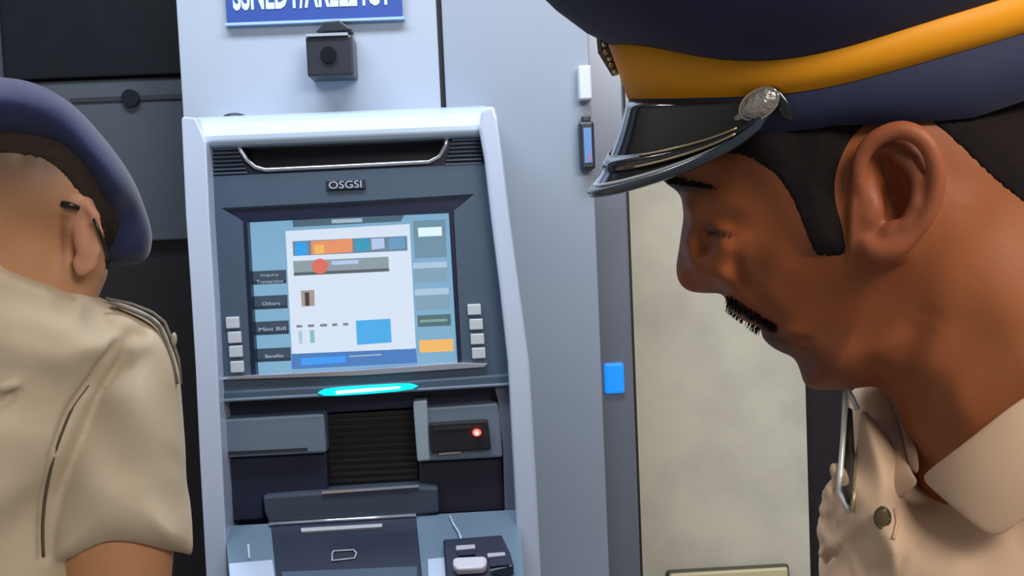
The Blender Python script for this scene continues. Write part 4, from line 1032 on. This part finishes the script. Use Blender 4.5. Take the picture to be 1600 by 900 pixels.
# dark hair showing below the beret edge
hpl = [(-160, 262), (-60, 260), (0, 254), (48, 256), (78, 266), (102, 286), (122, 312), (141, 345), (156, 390), (164, 430), (185, 425), (215, 380), (200, 250), (100, 120), (-60, 110), (-170, 190)]
dl = poly_sdf(gl.A2, gl.B2, L.abn(spline(hpl, True, 4), 80))
tl_ = np.clip(-dl / 16, 0, 1)
Fhl = np.maximum(Flh - (0.3 + 3.2 * tl_[:, :, None].astype(np.float32)), dl[:, :, None].astype(np.float32)); Fhl = np.maximum(Fhl, -(Flh + 5))
organic('hair', L, gl, Fhl, mat('cropped_hair', (0.030, 0.022, 0.018), 0.9, noise=0.4, nscale=160, bump=0.35, bscale=900, spec=0.2), lo, bl=1)
# beret
gb = Grid(-330, 130, -40, 340, -210, 215, 4.5)
bo = [(-130, 170), (-60, 132), (0, 126), (60, 137), (118, 170), (168, 224), (208, 282), (232, 342), (238, 375), (230, 405), (205, 414), (178, 412), (164, 395), (148, 340), (128, 302), (106, 277), (80, 257), (48, 247), (0, 241), (-60, 240), (-120, 250), (-160, 230)]
boL = L.abn(spline(bo, True, 4))
Wb = rbf(gb.A2, gb.B2, [PL(0, 180, 165), (*L.ab(150, 250), 130, 70), (*L.ab(215, 380), 60, 60), PL(-100, 200, 160)])
Rb = rbf(gb.A2, gb.B2, [PL(0, 180, 60), (*L.ab(150, 250), 50, 70), (*L.ab(215, 380), 34, 60)])
Db = 4 * np.sin(gb.A2 * 0.05 + gb.B2 * 0.04)
Fb = inflate(gb, boL, Wb, Rb, Db)
beret = organic('beret', L, gb, Fb, M_felt, lo, bl=2)
# glasses
gl_o = tube('glasses', [L.W(96, 318, 116), L.W(110, 321, 119), L.W(124, 326, 117)], [0.0024, 0.0028, 0.0020], mat('glasses_black', (0.012, 0.010, 0.012), 0.3), lo, 8)
tube('temple_arm', [L.W(147, 342, 122), L.W(158, 370, 115), L.W(169, 406, 100)], 0.0016, mat('glasses_black', (0, 0, 0)), gl_o, 8)
# shirt: torso and right sleeve
gt = Grid(-560, 150, -560, 90, -260, 250, 4.6)
to = [(-420, 520), (-300, 450), (-150, 420), (-40, 385), (5, 392), (30, 412), (60, 428), (110, 446), (150, 462), (195, 485), (215, 520), (190, 580), (160, 640), (130, 760), (120, 1000), (120, 1300), (-400, 1300), (-430, 800)]
toL = L.abn(spline(to, True, 4))
def PT(px, py, v, s=110.0): a, b = L.ab(px, py); return (a, b, v, s)
Wt = rbf(gt.A2, gt.B2, [PT(0, 420, 118, 50), PT(60, 440, 125, 50), PT(110, 460, 110, 40), PT(160, 485, 90, 40), PT(60, 560, 150), PT(0, 700, 175), PT(90, 800, 130), PT(-300, 600, 160)])
Rt = rbf(gt.A2, gt.B2, [PT(0, 420, 30, 60), PT(60, 440, 22, 60), PT(110, 460, 26, 50), PT(165, 490, 60, 40), PT(120, 700, 110), PT(0, 700, 150)])
def ST(p, q, w, amp, c=120.0): return amp * seg2(gt.A2, gt.B2, L.ab(*p, c), L.ab(*q, c), w)
Dt = ST((0, 605), (26, 598), 6, 10) + ST((0, 628), (24, 612), 7, -12) + ST((60, 560), (95, 640), 26, -8) + ST((0, 540), (100, 560), 20, 7) + 3 * np.sin(gt.A2 * .03 + gt.B2 * .02)
Ft = inflate(gt, toL, Wt, Rt, Dt)
so2 = [(150, 478), (190, 478), (232, 496), (258, 522), (276, 570), (282, 620), (287, 690), (290, 752), (302, 800), (318, 856), (300, 860), (268, 852), (200, 848), (140, 856), (98, 868), (76, 880), (66, 868), (66, 800), (76, 740), (98, 675), (130, 612), (150, 560), (145, 510)]
so2L = L.abn(spline(so2, True, 4))
Wv = rbf(gt.A2, gt.B2, [PT(180, 520, 80), PT(180, 650, 100), PT(190, 800, 108), PT(300, 850, 60, 50)])
Rv = rbf(gt.A2, gt.B2, [PT(180, 520, 60), PT(180, 650, 80), PT(190, 800, 80), PT(300, 850, 30, 50)])
hemd = poly_sdf(gt.A2, gt.B2, so2L)
Dv = ST((212, 518), (128, 615), 15, -17, 80) + ST((222, 555), (165, 600), 12, -8, 80) + ST((190, 545), (140, 600), 9, 8, 80) + ST((285, 740), (262, 700), 12, -6, 60) + ST((270, 845), (240, 790), 12, 7, 90) + 3 * np.sin(gt.A2 * .05 + gt.B2 * .04)
Fv_ = inflate(gt, so2L, Wv, Rv, Dv, c0=22.0)
# keep the hem crisp and hollow it around the arm
a_, b_ = L.ab(180, 856); 
hem = (-(gt.B) + (b_ + 2)) * 1.0 + 0 * gt.A
inner = caps(gt, LL(185, 790, 15), LL(170, 960, 15), 78, 86)
Fv_ = smax(Fv_, -inner, 3) if True else Fv_
Fv_ = np.where(gt.B > L.ab(180, 800)[1], np.minimum(Fv_, Fv_), Fv_)
Fu = smin(Ft, Fv_, 2.0)
seam = [(216, 518), (196, 540), (165, 572), (139, 602), (115, 635), (100, 668), (84, 715), (72, 770), (67, 820), (68, 870)]
Fu = groove(L, gt, Fu, seam[3:], 9.0, 0.0, 3)
Fu = groove(L, gt, Fu, [(217, 519), (190, 535), (160, 570), (139, 602)], 9.0, 0.6, 10)
Fu = groove(L, gt, Fu, [(0, 630), (14, 626), (24, 612)], 4.0, 0.1, 4)
Fu = groove(L, gt, Fu, [(0, 606), (24, 600)], 6.0, 0.1, 6, add=True)
shL = organic('shirt', L, gt, Fu, M_shirt, lo, bl=1)
seam = [(216, 518), (196, 540), (165, 570), (139, 602), (115, 635), (100, 668), (84, 715), (72, 770), (67, 820), (68, 870)]
M_seamc = mat('seam_crease_shade', (0.10, 0.075, 0.05), 0.9)
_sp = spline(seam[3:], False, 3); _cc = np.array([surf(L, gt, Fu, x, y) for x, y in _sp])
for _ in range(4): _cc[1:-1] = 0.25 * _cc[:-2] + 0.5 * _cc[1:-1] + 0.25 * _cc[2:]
tube('armhole_seam_shade', [L.W(x, y, c_ + 3.0) for (x, y), c_ in zip(_sp, _cc)], [0.0006] * 4 + [0.0013] * 15, M_seamc, shL, 6)  # dark seam line that also carries the shade of the armhole crease
# shoulder strap
M_strapc = mat('strap_cloth', (0.42, 0.38, 0.31), 0.8, bump=0.2, bscale=400)
M_stre = mat('strap_edge', (0.20, 0.18, 0.155), 0.7)
es = patch('shoulder_strap', [[L.W(170, 468, 40), L.W(176, 478, 66)], [L.W(205, 478, 42), L.W(205, 490, 70)], [L.W(236, 492, 42), L.W(232, 503, 72)], [L.W(254, 506, 40), L.W(248, 518, 70)], [L.W(266, 536, 36), L.W(256, 540, 66)], [L.W(276, 568, 30), L.W(266, 572, 60)], [L.W(281, 600, 26), L.W(273, 602, 54)]], M_strapc, shL, solid=0.003)
tube('strap_edge', [L.W(x, y, 66) for x, y in [(172, 472), (205, 484), (234, 496), (250, 510), (260, 536), (270, 566), (277, 600)]], 0.0016, M_stre, es, 6)
tube('strap_edge', [L.W(x, y, 36) for x, y in [(165, 466), (206, 475), (238, 488), (257, 503), (270, 535), (279, 562), (283, 600)]], 0.0014, M_stre, es, 6)
sphere('strap_button', L.W(272, 530, 50), (0.0025, 0.006, 0.003), M_strapc, es, axes=(L.R, L.U, L.N))
tl = Vector((lo.location.x, lo.location.y, 0)); 
cz2 = Vector(L.w(*LL(-120, 700, -20))); cz2.z = 0
lower_body(lo, cz2, Vector((0.3, 0.95, 0)).normalized(), Vector((0.95, -0.3, 0)).normalized(), M_trous)
mesh_obj('shirt_tail', *(lambda d: ([cz2 + Vector((0, 0, v.z)) + Vector((0.3, 0.95, 0)) * v.x * 0.105 + Vector((0.95, -0.3, 0)) * v.y * 0.16 for v in d[0]], d[1]))(tube_data([(0, 0, 1.12), (0, 0, 1.05), (0, 0, 0.92)], [1, 1, 0.95], 24)), M_shirt, shL, smooth=True)
mesh_obj('sleeve', *tube_data([P_sh2 + Vector((0.085, 0.01, 0.035)), P_sh2 + Vector((0.05, 0.01, 0.03)), P_sh2 + Vector((0.015, 0, 0.0)), P_sh2 + Vector((0, 0, -0.06)), P_el2 + Vector((0, -.01, .06))], [0.02, 0.055, 0.072, 0.076, 0.078], 20), M_shirt, shL, smooth=True)
